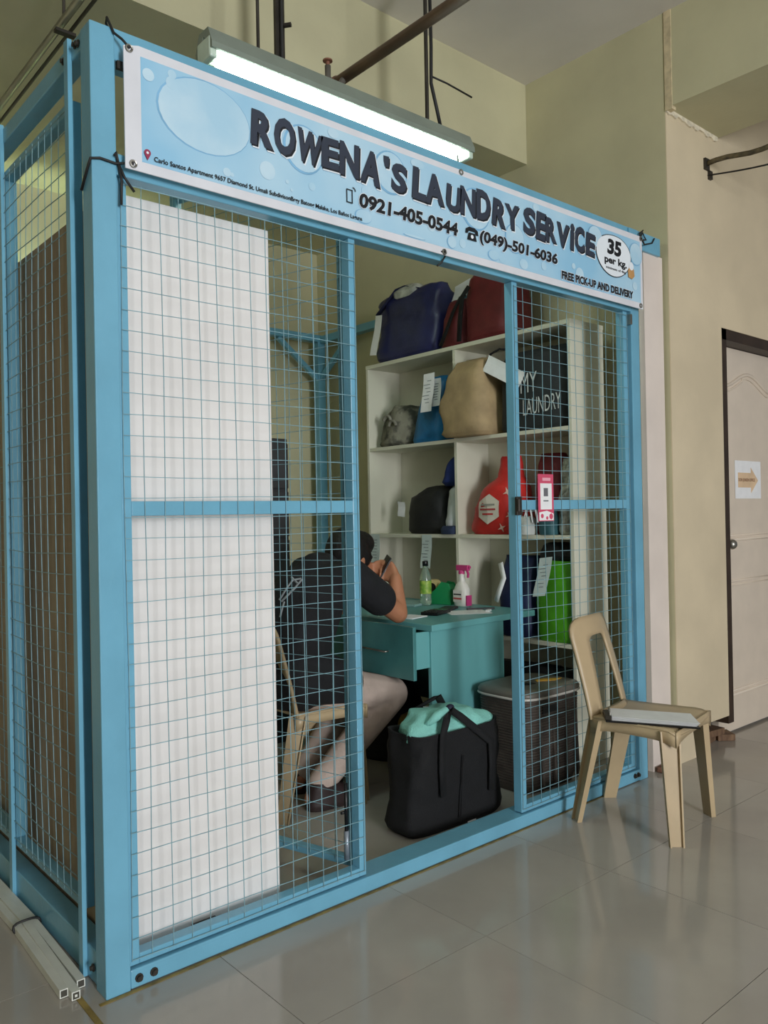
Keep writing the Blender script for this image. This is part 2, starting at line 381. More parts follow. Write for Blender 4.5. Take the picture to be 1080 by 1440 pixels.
# dirt heap at the plank's foot
tag(MB().obox((2.60, .008, .012), (.06, .01, 0), (-.003, .014, 0), (0, 0, .012)).build('brick_scrap', mat('rust_brick', (120, 84, 66), .9, var=.3, scale=40), bevel=.004), 'small reddish brick scrap at the foot of the white plank', 'brick')
# latch on the sliding panel, rod standing behind the left panel
lt = thing('door_latch', 'dark metal latch on the stile of the right mesh panel', 'latch', (1.606, .005, 1.2))
boxo((1.592, .000, 1.175), (1.622, .011, 1.245)).build('latch_plate', DARKST, lt, bevel=.002)
MB().tube([(1.596, -.004, 1.19), (1.596, -.004, 1.235)], .006, 8).build('bolt', DARKST, lt)
rod = thing('door_bolt', 'black and grey barrel bolt low on the left mesh panel', 'bolt', (.80, .055, .09))
MB().tube([(.800, .056, .10), (.800, .056, .19)], .009, 8).build('barrel', mat('grey_metal', (150, 160, 170), .4, metal=.5), rod, smooth=True)
MB().tube([(.800, .056, .19), (.800, .056, .34)], .006, 8).tube([(.80, .056, .25), (.78, .056, .25)], .005, 6).build('rod', BLACKP, rod, smooth=True)
# black slot mark at the foot of the white board
tag(MB().obox(tuple(at(287, 1298, 1, .094)), (.036, 0, 0), (0, .004, 0), (0, 0, .008)).build('black_clip', BLACKP), 'small black clip at the foot of the white board', 'clip')
# yellow tape on the floor around the base
tag(MB().poly([(-.02, -.014, .0006), (2.2, -.006, .0006), (2.2, .0, .0006), (-.02, -.002, .0006)], (0, 0, .0008)).build('floor_tape', YEL), 'yellow floor tape along the front of the booth base', 'tape')
tag(MB().poly([(-.06, -.30, .0006), (-.045, -.30, .0006), (.0, 2.3, .0006), (-.012, 2.3, .0006)], (0, 0, .0014)).build('floor_tape', YEL), 'yellow floor tape along the left side of the booth base', 'tape')

# ================================================================== BANNER
bn = thing('banner', 'light blue laundry shop banner tied across the top of the booth', 'banner', (1.25, -.03, 2.07))
BX0, BX1, BZ0, BZ1, BY = .074, 2.435, 2.068, 2.388, -.030
def by(x): return BY-.004*math.sin(x*2.1)-.003*math.sin(x*5+1)
BWH = mat('white_vinyl', (222, 224, 230), .45, var=.02, scale=10)
cl = MB(); rings = []
for i in range(61):
    x = BX0+(BX1-BX0)*i/60; top = BZ1-.006*math.sin(PI*i/60) + (-.012 if i == 0 else 0)
    rings.append([(x, BY+.004, BZ0), (x, BY, BZ0), (x, BY, top), (x, BY+.004, top)])
cl.loft([[Vector(p) for p in r] for r in rings]).build('vinyl_sheet', BWH, bn)
PR = mat('blue_print', (148, 200, 230), .45, rgb2=(186, 220, 238), scale=2.2, detail=3)
boxo((.118, BY-.0008, 2.094), (2.418, BY, 2.362)).build('print_area', PR, bn)
INK = mat('dark_slate_ink', (50, 58, 74), .5, var=.03)
INK2 = mat('black_ink', (20, 24, 32), .5)
HALO = mat('white_print', (236, 244, 250), .5, var=.01)
BUB = mat('bubble_print', (172, 212, 234), .45, rgb2=(198, 226, 241), scale=6)
RIM = mat('bubble_rim_print', (132, 186, 222), .45)
def disc(x, z, rx, rz, m, y, name='bubble', n=28):
    mb = MB(); mb.poly([(x+rx*math.cos(2*PI*k/n), y, z+rz*math.sin(2*PI*k/n)) for k in range(n)], (0, -.0003, 0)); return mb.build(name, m, bn)
disc(.298, 2.262, .140, .099, RIM, BY-.0010); disc(.300, 2.262, .136, .096, BUB, BY-.0015)
bubs = [(.204, 2.345, .012), (.202, 2.322, .016), (.138, 2.322, .016), (.493, 2.170, .026), (.648, 2.163, .012), (.362, 2.131, .012), (.378, 2.128, .006), (.62, 2.265, .072), (.843, 2.118, .034), (.56, 2.155, .006), (.575, 2.135, .005), (.86, 2.20, .022), (.96, 2.285, .07), (1.06, 2.10, .05), (1.14, 2.155, .02), (1.29, 2.125, .016), (1.235, 2.118, .022), (1.36, 2.26, .075), (1.45, 2.115, .03), (1.57, 2.20, .055), (1.50, 2.105, .018), (1.62, 2.115, .024), (1.74, 2.13, .016), (1.70, 2.345, .02), (1.93, 2.165, .012), (1.97, 2.14, .026), (2.08, 2.315, .05), (2.38, 2.30, .05), (2.37, 2.16, .018), (1.08, 2.345, .03), (.73, 2.345, .02), (1.99, 2.10, .012)]
for i, (x, z, r) in enumerate(bubs):
    big = r > .02 and i % 2 == 0
    k = min(1, (2.360-z)/r, (z-2.096)/r)
    disc(x, z, r, r*k, RIM if big or r > .03 else BUB, BY-.0018-.00002*i)
    if big or r > .03: disc(x+.002, z+.001, r*.92, r*.92*k, BUB, BY-.0023-.00002*i)
# headline, letter by letter
HL = [('R', .437, .515, .004), ('O', .516, .592, -.001), ('W', .586, .684, .002), ('E', .682, .752, .004), ('N', .750, .830, 0), ('A', .830, .915, 0), ("'", .930, .955, .07), ('S', .958, 1.028, .002),
      ('L', 1.050, 1.118, 0), ('A', 1.112, 1.204, -.002), ('U', 1.206, 1.282, -.002), ('N', 1.278, 1.360, 0), ('D', 1.362, 1.438, 0), ('R', 1.442, 1.520, 0), ('Y', 1.515, 1.600, 0),
      ('S', 1.618, 1.690, .004), ('E', 1.690, 1.750, 0), ('R', 1.752, 1.822, 0), ('V', 1.816, 1.900, 0), ('i', 1.906, 1.930, 0), ('C', 1.938, 2.006, -.002), ('E', 2.008, 2.072, .002)]
U3, V3 = Vector((1, 0, 0)), Vector((0, 0, 1))
for i, (ch, x0, x1, dz) in enumerate(HL):
    ang = .07*math.sin(i*2.3); hh = .100 + .008*math.sin(i*1.7) if ch != "'" else .035
    uu = Vector((math.cos(ang), 0, math.sin(ang))); vv = Vector((-math.sin(ang)+.06, 0, math.cos(ang)))
    P = Vector((x0, BY-.0042, 2.228+dz))
    lettering(ch, P+Vector((.007, .0006, -.009)), uu, vv, hh+.004, (x1-x0)*.97, HALO, bn, bold=.045, name='letter_shadow')
    lettering(ch, P+Vector((.004, .0003, -.005)), uu, vv, hh, (x1-x0)*.97, INK2, bn, bold=.045, name='letter_shadow')
    lettering(ch, P, uu, vv, hh, (x1-x0)*.95, INK, bn, bold=.045, name='headline_letter')
def bl(txt, x, z, h, w_, b=.03, m=None, halo=True, sh=0):
    if halo: lettering(txt, (x-.002, BY-.0040, z-.002), U3, V3, h+.004, w_+.005, HALO, bn, bold=b+.02, shear=sh, name='letter_shadow')
    lettering(txt, (x, BY-.0046, z), U3, V3, h, w_, m or INK2, bn, bold=b, shear=sh)
bl('0921-405-0544', .826, 2.142, .048, .440, .042, sh=.1)
bl('(049)-501-6036', 1.376, 2.138, .055, .448, .042, sh=.1)
bl('FREE PICK-UP AND DELIVERY', 1.848, 2.100, .033, .505, .045)
lettering('Carlo Santos Apartment 9657 Diamond St. Umali SubdivisonBrgy Batong Malake, Los Ba\u00f1os Laguna', (.149, BY-.0046, 2.098), U3, V3, .017, .688, INK2, bn, bold=.02)
# icons: phone, telephone, map pin
q = BY-.0046
MB().box((.776, q-.0005, 2.147), (.800, q, 2.150)).box((.776, q-.0005, 2.186), (.800, q, 2.189)).box((.776, q-.0005, 2.147), (.779, q, 2.189)).box((.797, q-.0005, 2.147), (.800, q, 2.189)).poly([(.801+.012*math.cos(a), q, 2.187+.012*math.sin(a)) for a in (0, .5, 1, 1.57)]+[(.801+.009*math.cos(a), q, 2.187+.009*math.sin(a)) for a in (1.57, 1, .5, 0)], (0, -.0005, 0)).build('phone_icon', INK2, bn)
MB().poly([(1.312, q, 2.144), (1.360, q, 2.144), (1.352, q, 2.170), (1.320, q, 2.170)], (0, -.0005, 0)).poly([(1.303, q, 2.166), (1.314, q, 2.166), (1.320, q, 2.176), (1.352, q, 2.176), (1.358, q, 2.166), (1.369, q, 2.166), (1.366, q, 2.182), (1.350, q, 2.190), (1.322, q, 2.190), (1.306, q, 2.182)], (0, -.0005, 0)).build('telephone_icon', INK2, bn)
MB().poly([(1.336+.007*math.cos(k), q-.0006, 2.157+.007*math.sin(k)) for k in [i*.524 for i in range(12)]], (0, -.0004, 0)).build('telephone_dial', HALO, bn)
PIN = mat('crimson_print', (150, 48, 80), .5)
MB().poly([(.131, q, 2.100)]+[(.131+.009*math.cos(a), q, 2.119+.009*math.sin(a)) for a in [-.5+i*.34 for i in range(13)]], (0, -.0005, 0)).build('map_pin', PIN, bn)
MB().poly([(.131+.0035*math.cos(k), q-.0006, 2.119+.0035*math.sin(k)) for k in [i*.785 for i in range(8)]], (0, -.0003, 0)).build('map_pin_eye', HALO, bn)
# price bubble
def blob(s, m, y, name):
    pts = []
    for k in range(40):
        a = 2*PI*k/40; r = 1+.05*math.sin(2*a+.6)+.03*math.sin(3*a)
        pts.append((2.212+s*.122*r*math.cos(a), y, 2.262+s*.088*r*math.sin(a)-.03*s*.122*math.cos(a)))
    MB().poly(pts, (0, -.0003, 0)).build(name, m, bn)
blob(1.04, INK2, BY-.0028, 'price_outline'); blob(1.0, HALO, BY-.0034, 'price_bubble')
lettering('35', (2.163, BY-.0042, 2.262), U3, V3, .066, .105, INK2, bn, bold=.05, shear=.1)
lettering('per kg.', (2.142, BY-.0042, 2.214), U3, V3, .040, .165, INK2, bn, bold=.04)
lettering('minimum of 4kg', (2.152, BY-.0042, 2.196), U3, V3, .014, .145, INK2, bn, bold=.03)
MB().poly([(2.318, q, 2.19), (2.345, q, 2.185), (2.365, q, 2.20), (2.36, q, 2.23), (2.325, q, 2.235), (2.315, q, 2.215)], (0, -.0004, 0)).build('basket_print', mat('basket_print', (196, 150, 96), .5), bn)
MB().poly([(2.34+.018*math.cos(k), q-.0005, 2.24+.018*math.sin(k)) for k in [i*.524 for i in range(12)]], (0, -.0003, 0)).build('foam_print', HALO, bn)
# eyelets and ties
for x, z in ((.088, 2.372), (.094, 2.082), (1.29, 2.374), (1.20, 2.078), (2.425, 2.378), (2.415, 2.082)):
    MB().tube([(x+.008*math.cos(a), BY-.002, z+.008*math.sin(a)) for a in [i*PI/6 for i in range(13)]], .003, 6).build('eyelet', STEEL, bn)
TIE = mat('dark_wire_tie', (34, 34, 34), .6)
for pts in ([(.088, -.034, 2.372), (.075, -.02, 2.395), (.060, -.006, 2.412), (.045, .0, 2.448), (.055, .03, 2.452), (.07, .03, 2.42)],
            [(.094, -.034, 2.082), (.08, -.02, 2.084), (.06, -.004, 2.083), (.02, -.004, 2.086), (-.004, -.003, 2.080), (-.004, .02, 2.06), (-.004, .06, 2.02)],
            [(.066, -.006, 2.083), (.08, -.01, 2.05), (.105, -.01, 2.02)], [(.066, -.006, 2.083), (.072, -.01, 2.04), (.07, -.01, 1.98)], [(.066, -.006, 2.083), (.058, -.01, 2.11), (.054, -.01, 2.10)],
            [(1.20, -.034, 2.078), (1.215, -.02, 2.07), (1.21, -.006, 2.05), (1.19, -.006, 2.035)], [(1.20, -.034, 2.078), (1.17, -.02, 2.076)],
            [(2.425, -.034, 2.378), (2.46, -.01, 2.40), (2.50, .005, 2.43), (2.52, .0, 2.40), (2.48, -.01, 2.39)], [(2.425, -.034, 2.378), (2.50, -.004, 2.375), (2.58, .006, 2.40), (2.60, .006, 2.425)], [(2.46, -.004, 2.385), (2.47, .0, 2.42), (2.50, .002, 2.44)]):
    MB().tube(pts, .0035, 6).build('tie', TIE, bn, smooth=True)
boxo((.070, .0, 2.33), (.115, .01, 2.35)).build('tie_hook', DARKST, bn)

# ================================================================== LAMP AND PIPES
LY, LZ = .40, 2.71
lp = thing('fluorescent_lamp', 'lit fluorescent tube lamp hanging above the banner', 'lamp', (1.15, LY, LZ+.08))
FIX = mat('grey_fixture_enamel', (132, 142, 130), .5, var=.05)
x0, x1 = .535, 1.775
MB().loft([[Vector((x, LY+a, LZ+b)) for a, b in ((-.055, .0), (-.055, .02), (-.03, .075), (.03, .075), (.055, .02), (.055, .0), (.045, .0), (.0, .055), (-.045, .0))] for x in (x0, x1)]).build('housing', FIX, lp)
TUBE = emis('tube_glow', (232, 255, 240), 26)
MB().tube([(x0+.05, LY, LZ-.0), (x1-.05, LY, LZ-.0)], .026, 14).build('tube', TUBE, lp, smooth=True)
for x in (x0+.012, x1-.012):
    MB().obox((x, LY, LZ+.01), (.014, 0, 0), (0, .046, 0), (0, 0, .036)).build('end_cap', mat('milky_cap', (206, 222, 206), .4), lp, bevel=.008)
    MB().tube([(x+(.045 if x < 1 else -.045), LY, LZ), (x, LY, LZ)], .016, 10).build('socket', mat('milky_cap', (206, 222, 206), .4), lp)
MB().tube([(x1-.07, LY-.02, LZ-.02), (x1-.07, LY-.02, LZ-.075)], .006, 6).build('pull_switch', BLACKP, lp)
for x in (.745, 1.552):
    tag(MB().tube([(x, LY, LZ+.075), (x, LY, 3.5)], .006 if x < 1 else .008, 8).build('hanger_rod', DARKST), 'thin dark rod hanging the lamp near its left end' if x < 1 else 'dark rod with a cable hanging the lamp near its right end', 'rod')
h2 = thing('hanger_bracket', 'grey steel strut dropping behind the lit lamp left of the pipe', 'bracket', (.876, LY+.07, LZ+.1))
boxo((.858, LY+.058, LZ+.05), (.896, LY+.072, 3.5)).build('strut', DARKST, h2)
MB().tube([(.89, LY+.05, 2.96), (.905, LY+.03, 2.96)], .009, 6).build('clip', DARKST, h2)
MB().tube([(.877, LY+.05, LZ+.06), (.878, LY+.05, 3.5)], .006, 6).build('cable', TIE, h2)
lc = thing('lamp_cable', 'black cable running down beside the right lamp rod with a loose end', 'cable', (1.56, LY, 2.8))
MB().tube([(1.565, LY-.012, 3.5), (1.568, LY-.014, 3.1), (1.566, LY-.012, 2.95), (1.60, LY-.01, 2.85), (1.63, LY, 2.79)], .008, 6).build('drop', TIE, lc, smooth=True)
MB().tube([(1.566, LY-.012, 2.98), (1.65, LY-.02, 2.975), (1.80, LY-.02, 2.965)], .004, 6).build('loose_end', TIE, lc, smooth=True)
# brown pipe along y, behind/above the lamp
pa, pb = at(640, 0, 2, 2.9), at(475, 118, 2, 2.9)
px_ = (pa.x+pb.x)/2
bp = thing('brown_pipe', 'brown painted pipe running under the ceiling above the banner', 'pipe', (px_, .4, 2.9))
MB().tube([(px_, pb.y, 2.9), (px_, -3.0, 2.9)], .021, 12).build('pipe_run', BROWNP, bp, smooth=True)
MB().tube([(px_, pb.y-.01, 2.9), (px_, pb.y+.02, 2.9)], .026, 12).build('pipe_cap', BROWNP, bp, smooth=True)
boxo((px_-.008, -.5, 2.9), (px_+.008, -.49, 3.5)).build('hanger', DARKST, bp)
sk = at(461, 100, 1, .5)
sp = thing('sprinkler', 'small dark sprinkler head standing up above the lamp', 'sprinkler', (sk.x, .5, sk.z-.08))
MB().lathe([(.014, -.09), (.016, -.03), (.011, -.02), (.012, .02)], (sk.x, .5, sk.z), 12).build('body', mat('grey_pipe', (96, 92, 84), .6), sp, smooth=True)
MB().lathe([(.008, .02), (.008, .035), (.019, .037), (.019, .042)], (sk.x, .5, sk.z), 12).build('deflector', mat('copper', (150, 104, 84), .5, metal=.4), sp)
MB().tube([(sk.x, .5, sk.z-.09), (sk.x, .5, sk.z-.12), (px_, .5, 2.9)], .013, 8).build('branch', mat('grey_pipe', (96, 92, 84), .6), sp)
# steel conduit over the left side
ca, cb2 = at(110, 0, 2, 2.82), at(0, 150, 2, 2.82)
cx_ = (ca.x+cb2.x)/2
cd = thing('steel_conduit', 'shiny steel conduit under the ceiling at the upper left corner', 'pipe', (cx_, 1, 2.82))
MB().tube([(cx_, -2.5, 2.82), (cx_, 2.75, 2.82)], .013, 12).build('conduit_run', STEEL, cd, smooth=True)
MB().tube([(cx_+.035, -2.5, 2.815), (cx_+.035, 2.75, 2.815)], .006, 8).build('side_cable', DARKST, cd, smooth=True)
for y in (ca.y+.16,):
    MB().tube([(cx_+.01, y, 2.82), (cx_+.01, y, 3.5)], .005, 6).build('hanger', DARKST, cd)
    boxo((cx_-.02, y-.012, 2.79), (cx_+.045, y+.012, 2.80)).build('clamp', DARKST, cd)
# added lamp, unseen behind the white board, to brighten the upper back wall
bl2 = thing('added_wall_lamp', 'added trough lamp brightening the back wall, hidden behind the white board', 'lamp', (.75, 2.7, 2.35))
MB().box((.45, 2.70, 2.30), (1.05, 2.75, 2.32)).box((.45, 2.60, 2.29), (1.05, 2.75, 2.30)).box((.45, 2.60, 2.30), (1.05, 2.61, 2.42)).box((.44, 2.60, 2.29), (.45, 2.75, 2.42)).box((1.05, 2.60, 2.29), (1.06, 2.75, 2.42)).build('housing', FIX, bl2)
MB().tube([(.47, 2.675, 2.35), (1.03, 2.675, 2.35)], .014, 10).build('tube', emis('added_tube_glow', (236, 255, 222), 60), bl2, smooth=True)

# ================================================================== SHELF UNIT
SX0, SX1, SY0, SY1 = 2.34, 2.60, .29, 1.775
LV = [.06, .565, 1.075, 1.585, 2.08]      # upper faces of the boards
sh_ = thing('shelf_unit', 'tall white shelf unit holding bags of laundry', 'shelf', (2.47, 1.03, 0))
def spn(n, a, b): return boxo(a, b).build(n, SHELFW, sh_, bevel=.0015)
spn('side_panel', (SX0, SY0, 0), (SX1, SY0+.02, 2.06)); spn('side_panel', (SX0, SY1-.02, 0), (SX1, SY1, 2.06))
MID = at(641, 680, 0, SX0).y
for i, z in enumerate(LV):
    if i == 4: spn('shelf_board', (SX0-.002, SY0-.002, z-.022), (SX1, SY1, z))
    else: spn('shelf_board', (SX0+.002, SY0+.02, z-.02), (SX1-.008, SY1-.02, z))
for i in range(4): spn('divider', (SX0+.002, MID-.01, LV[i]), (SX1-.008, MID+.01, LV[i+1]-(.02 if i < 3 else .022)))
spn('back_panel', (SX1-.008, SY0+.02, .04), (SX1, SY1-.02, 2.06))
spn('plinth', (SX0+.02, SY0+.02, 0), (SX0+.04, SY1-.02, .04))

# ------------------------------------------------------------------ bags on the shelves
UY, DX = Vector((0, -1, 0)), Vector((1, 0, 0))
def bagmat(name, rgb, rough=.7, var=.1): return mat(name, rgb, rough, var=var, scale=10, bump=.25, bscale=90)
def shelf_bag(name, label, rgb, y0, y1, zb, h, depth=.23, rings=None, x=None, cat='bag', group='laundry bags on the shelves', seed=1, wr=.007, rough=.6, e=3.2, m=None, top=.75):
    xc = (x if x is not None else SX0+.125); yc = (y0+y1)/2; hw = abs(y1-y0)/2; hd = depth/2
    t = thing(name, label, cat, (xc, yc, zb+.001), group)
    rg = rings(hw, hd, h) if rings else [(0, hw*.94, hd*.92, 0, 0), (.02, hw, hd, 0, 0), (h*.5, hw*1.0, hd*1.0, 0, 0), (h*.85, hw*.93, hd*top, 0, 0), (h, hw*.85, hd*.35, 0, 0), (h*1.0, hw*.5, hd*.1, 0, 0)]
    sack(rg, UY, DX, (xc, yc, zb+.001), seed=seed, wr=wr, e=e).build('bag_body', m or bagmat(name+'_'+str(seed), rgb, rough), t, smooth=True)
    return t
Z1, Z2, Z3, Z4 = LV[4], LV[3], LV[2], LV[1]
# top of the shelf
nb = shelf_bag('navy_bag', 'navy blue bag with a long white tag on top of the shelf', (40, 44, 92), 1.705, 1.20, Z1, .40, .25, seed=3, wr=.018, top=.8, rough=.4, e=5,
   rings=lambda w_, d, h: [(0, w_*.93, d*.9, .0, 0), (.02, w_, d, 0, 0), (h*.5, w_, d*.95, .0, 0), (h*.85, w_*.98, d*.8, .0, 0), (h*.97, w_*.9, d*.5, .01, 0), (h, w_*.6, d*.3, .02, 0)])
p = Vector((2.315, 1.645, 2.355)); slip(p, (0, -1, -.12), (-.10, .12, -1), .058, .235, nb, m=PAPER, lines=False)
MB().ribbon([(2.34, 1.66, 2.36), (2.36, 1.60, 2.42), (2.38, 1.53, 2.49), (2.40, 1.47, 2.505), (2.40, 1.39, 2.48), (2.40, 1.33, 2.46)], .03, .004, (1, 0, 0)).build('handle', bagmat('navy_strap', (34, 36, 74)), nb, smooth=True)
sack([(0, .10, .07, 0, 0), (.04, .11, .075, 0, 0), (.07, .08, .05, 0, 0), (.085, .03, .02, 0, 0)], UY, DX, (2.44, 1.47, 2.435), seed=9, wr=.01).build('plastic_filling', mat('clear_plastic_white', (190, 192, 186), .25, var=.15, scale=25, bump=.5), nb, smooth=True)
rb = shelf_bag('maroon_duffel', 'tall dark red duffel bag on top of the shelf at the right', (112, 34, 40), .985, .665, Z1, .37, .24, seed=4, wr=.012, e=4.5, top=.85, rough=.55,
   rings=lambda w_, d, h: [(0, w_*.95, d*.9, 0, 0), (.02, w_, d, 0, 0), (h*.5, w_*.98, d*.95, -.004, 0), (h*.9, w_*.86, d*.8, -.01, 0), (h*.98, w_*.78, d*.6, -.01, 0), (h, w_*.6, d*.4, -.01, 0)])
MB().ribbon([(2.325, .985, 2.09), (2.325, .975, 2.20), (2.325, .955, 2.32), (2.34, .92, 2.37)], .03, .005, (0, 1, 0)).build('strap', BLACKF, rb, smooth=True)
rb2 = shelf_bag('maroon_bag', 'lower dark red bag with black straps between navy bag and red duffel', (104, 32, 38), 1.19, .99, Z1, .27, .22, seed=5, wr=.010, e=2.8, rough=.6,
   rings=lambda w_, d, h: [(0, w_*.95, d*.9, 0, 0), (.02, w_, d, 0, 0), (h*.6, w_*.92, d*.85, .0, 0), (h*.95, w_*.7, d*.6, .01, 0), (h, w_*.5, d*.3, .015, 0)])
MB().ribbon([(2.33, 1.13, 2.09), (2.335, 1.09, 2.16), (2.35, 1.05, 2.26), (2.38, 1.02, 2.34), (2.40, 1.0, 2.35)], .024, .005, (0, 1, 0)).build('strap', BLACKF, rb2, smooth=True)
slip((2.50, 1.175, 2.45), (0, -1, .2), (-.2, .1, -1), .12, .10, rb2, m=PAPER, lines=False)
# second level
gb = shelf_bag('grey_blanket', 'grey checked blanket bundled at the left end of the upper shelf', (118, 118, 104), 1.745, 1.45, Z2, .24, .23, seed=6, wr=.022, e=2.3, cat='blanket', group='laundry bags on the shelves',
   rings=lambda w_, d, h: [(0, w_*.9, d*.85, 0, 0), (.02, w_, d, 0, 0), (h*.45, w_*.95, d*.95, .02, 0), (h*.8, w_*.75, d*.75, .045, 0), (h*.98, w_*.5, d*.5, .05, 0), (h, w_*.25, d*.2, .05, 0)],
   m=mat('grey_checked_cloth', (132, 130, 114), .9, rgb2=(74, 74, 66), scale=16, bump=.4, bscale=60, fac=(.42, .58)))
for k in range(2):
    MB().tube([(2.350-.004*k, 1.60-.05*k-.03*math.cos(a), 1.735-.035*k+.03*math.sin(a)) for a in [i*.35 for i in range(10)]], .009, 8).build('fold', mat('pale_grey_fold', (132, 130, 117), .9, bump=.3), gb, smooth=True)
tb = shelf_bag('blue_bag', 'bright blue bag with a hanging receipt on the upper shelf', (30, 118, 176), 1.435, 1.20, Z2, .37, .22, seed=7, wr=.008, e=3, rough=.45,
   rings=lambda w_, d, h: [(0, w_*.98, d*.9, -.0, 0), (.02, w_, d, 0, 0), (h*.5, w_*.85, d*.85, .025, 0), (h*.9, w_*.68, d*.5, .045, 0), (h, w_*.6, d*.2, .05, 0)])
slip((2.322, 1.255, 1.955), (0, -1, 0), (-.03, .10, -1), .085, .21, tb, m=PAPER)
slip((2.345, 1.215, 1.925), (0, -1, 0), (0, .05, -1), .07, .15, tb, m=PAPER)
tn = shelf_bag('tan_bag', 'tan cloth bag in the middle of the upper shelf', (170, 146, 108), 1.028, .782, Z2, .41, .28, x=2.40, seed=8, wr=.015, e=4.5, rough=.75,
   rings=lambda w_, d, h: [(0, w_*.92, d*.9, 0, 0), (.02, w_, d, 0, 0), (h*.4, w_*.97, d, .0, 0), (h*.8, w_*.84, d*.85, .0, 0), (h*.95, w_*.74, d*.6, -.005, 0), (h, w_*.55, d*.3, -.01, 0)])
for v in tn.children[0].data.vertices:          # the front bulges out past the divider
    wx = v.co.x+2.40
    if wx < 2.33: v.co.y += (2.33-wx)*1.35*max(0, min(1, (v.co.y+.13)/.2))
bk = shelf_bag('black_bag', 'black bag with hand lettering at the right of the upper shelf', (38, 43, 45), .765, .325, Z2, .40, .25, seed=10, wr=.006, e=3.6, rough=.75,
   rings=lambda w_, d, h: [(0, w_*.94, d*.92, 0, 0), (.02, w_, d, 0, 0), (h*.5, w_*1.0, d, 0, 0), (h*.92, w_*.97, d*.85, 0, 0), (h, w_*.92, d*.5, 0, 0)])
LETW = mat('white_marker', (214, 218, 216), .8, var=.1, scale=60)
lettering('MY', (2.326, .578, 1.765), (0, -1, .02), (0, 0, 1), .095, .100, LETW, bk, bold=-.004)
lettering('LAUNDRY', (2.326, .565, 1.655), (0, -1, .06), (0, 0, 1), .078, .225, LETW, bk, bold=-.004)
slip((2.322, .775, 1.985), (0, -.85, -.45), (-.06, .45, -.85), .26, .085, bk, m=PAPER, curl=.002, lines=False)
MB().tube([(2.34, .80-.06*math.sin(a*.5)*0+.0, 1.88+.02) for a in range(1)] + [(2.335, .80, 1.90), (2.33, .80, 1.95), (2.33, .77, 1.99), (2.33, .71, 2.005), (2.335, .66, 1.995)], .006, 6).build('handle', BLACKF, bk, smooth=True)
# third level
b3 = shelf_bag('black_pouch', 'black slumped bag with a small white tag on the middle shelf', (24, 25, 27), 1.50, 1.175, Z3, .27, .22, seed=12, wr=.012, e=2.6,
   rings=lambda w_, d, h: [(0, w_*.9, d*.9, .0, 0), (.02, w_, d, 0, 0), (h*.45, w_*.98, d*.9, -.01, 0), (h*.75, w_*.9, d*.7, -.0, 0), (h*.95, w_*.62, d*.45, .06, 0), (h, w_*.35, d*.2, .08, 0)])
slip((2.352, 1.525, 1.262), (0, -1, -.1), (-.05, -.1, -1), .06, .085, b3, m=PAPER, lines=False)
wb = shelf_bag('white_cloth_bag', 'white cloth bundle beside the shelf divider on the middle shelf', (206, 210, 210), 1.165, 1.055, Z3, .27, .21, seed=13, wr=.010, e=2.5, rough=.8)
bc = shelf_bag('blue_cloth', 'dark blue cloth draped on the white bundle', (32, 52, 118), 1.22, 1.062, Z3+.262, .20, .19, seed=14, wr=.02, e=2.3, cat='cloth', rough=.8,
   rings=lambda w_, d, h: [(0, w_*.8, d*.8, .0, 0), (.02, w_, d, 0, 0), (h*.5, w_*.8, d*.8, .02, 0), (h*.9, w_*.4, d*.5, .05, 0), (h, w_*.2, d*.2, .055, 0)])
sl = shelf_bag('shirt_roll', 'small dark blue cloth with white edge under the white bundle', (40, 54, 84), 1.16, 1.06, Z3, .045, .06, seed=15, wr=.004, x=2.362-.01, cat='cloth', rough=.8)
REDM = mat('red_glossy_bag', (204, 44, 40), .5, var=.12, scale=8, bump=.3, bscale=60)
re = shelf_bag('red_bag', 'bright red eco bag with a white hexagon print on the middle shelf', (204, 44, 40), 1.00, .655, Z3, .40, .23, seed=16, wr=.012, e=2.7, m=REDM,
   rings=lambda w_, d, h: [(0, w_*.9, d*.88, 0, 0), (.02, w_, d, 0, 0), (h*.35, w_*.93, d*.98, .005, 0), (h*.60, w_*.72, d*.8, .03, 0), (h*.74, w_*.46, d*.42, .06, 0), (h*.96, w_*.36, d*.2, .07, 0), (h, w_*.34, d*.12, .075, 0)])
from mathutils.bvhtree import BVHTree
def caster(o, base):
    return BVHTree.FromPolygons([v.co+LOC[base.name] for v in o.data.vertices], [tuple(p.vertices) for p in o.data.polygons])
def cast(bv, px, py, off=.002):
    h = bv.ray_cast(CAM, (RIGHT*((px-540)/FPX)+UP*((720-py)/FPX)+_F).normalized())
    return (h[0]+h[1]*off, h[1]) if h[0] else (None, None)
rbv = caster(re.children[0], re)
hx = at(683, 716, 0, 2.330)
def wrap(pts, name, m, off):
    out = []
    for (y_, z_) in pts:
        h = rbv.ray_cast(Vector((2.0, y_, z_)), Vector((1, 0, 0))); out.append(Vector((h[0].x-off if h[0] else 2.36, y_, z_)))
    c_ = sum(out, Vector())/len(out); h = rbv.ray_cast(Vector((2.0, c_.y, c_.z)), Vector((1, 0, 0)))
    if h[0]: c_.x = h[0].x-off
    MB().add([c_]+out, [(0, i+1, (i+1) % len(out)+1) for i in range(len(out))]).build(name, m, re)
hexa = [(hx.y+.080*math.cos(a), hx.z+.078*math.sin(a)) for a in [PI/6+i*PI/3 for i in range(7)]]
wrap([tuple(Vector(hexa[i]).lerp(Vector(hexa[i+1]), t)) for i in range(6) for t in (0, .33, .67)], 'hexagon_print', mat('offwhite_print', (222, 214, 200), .6), .005)
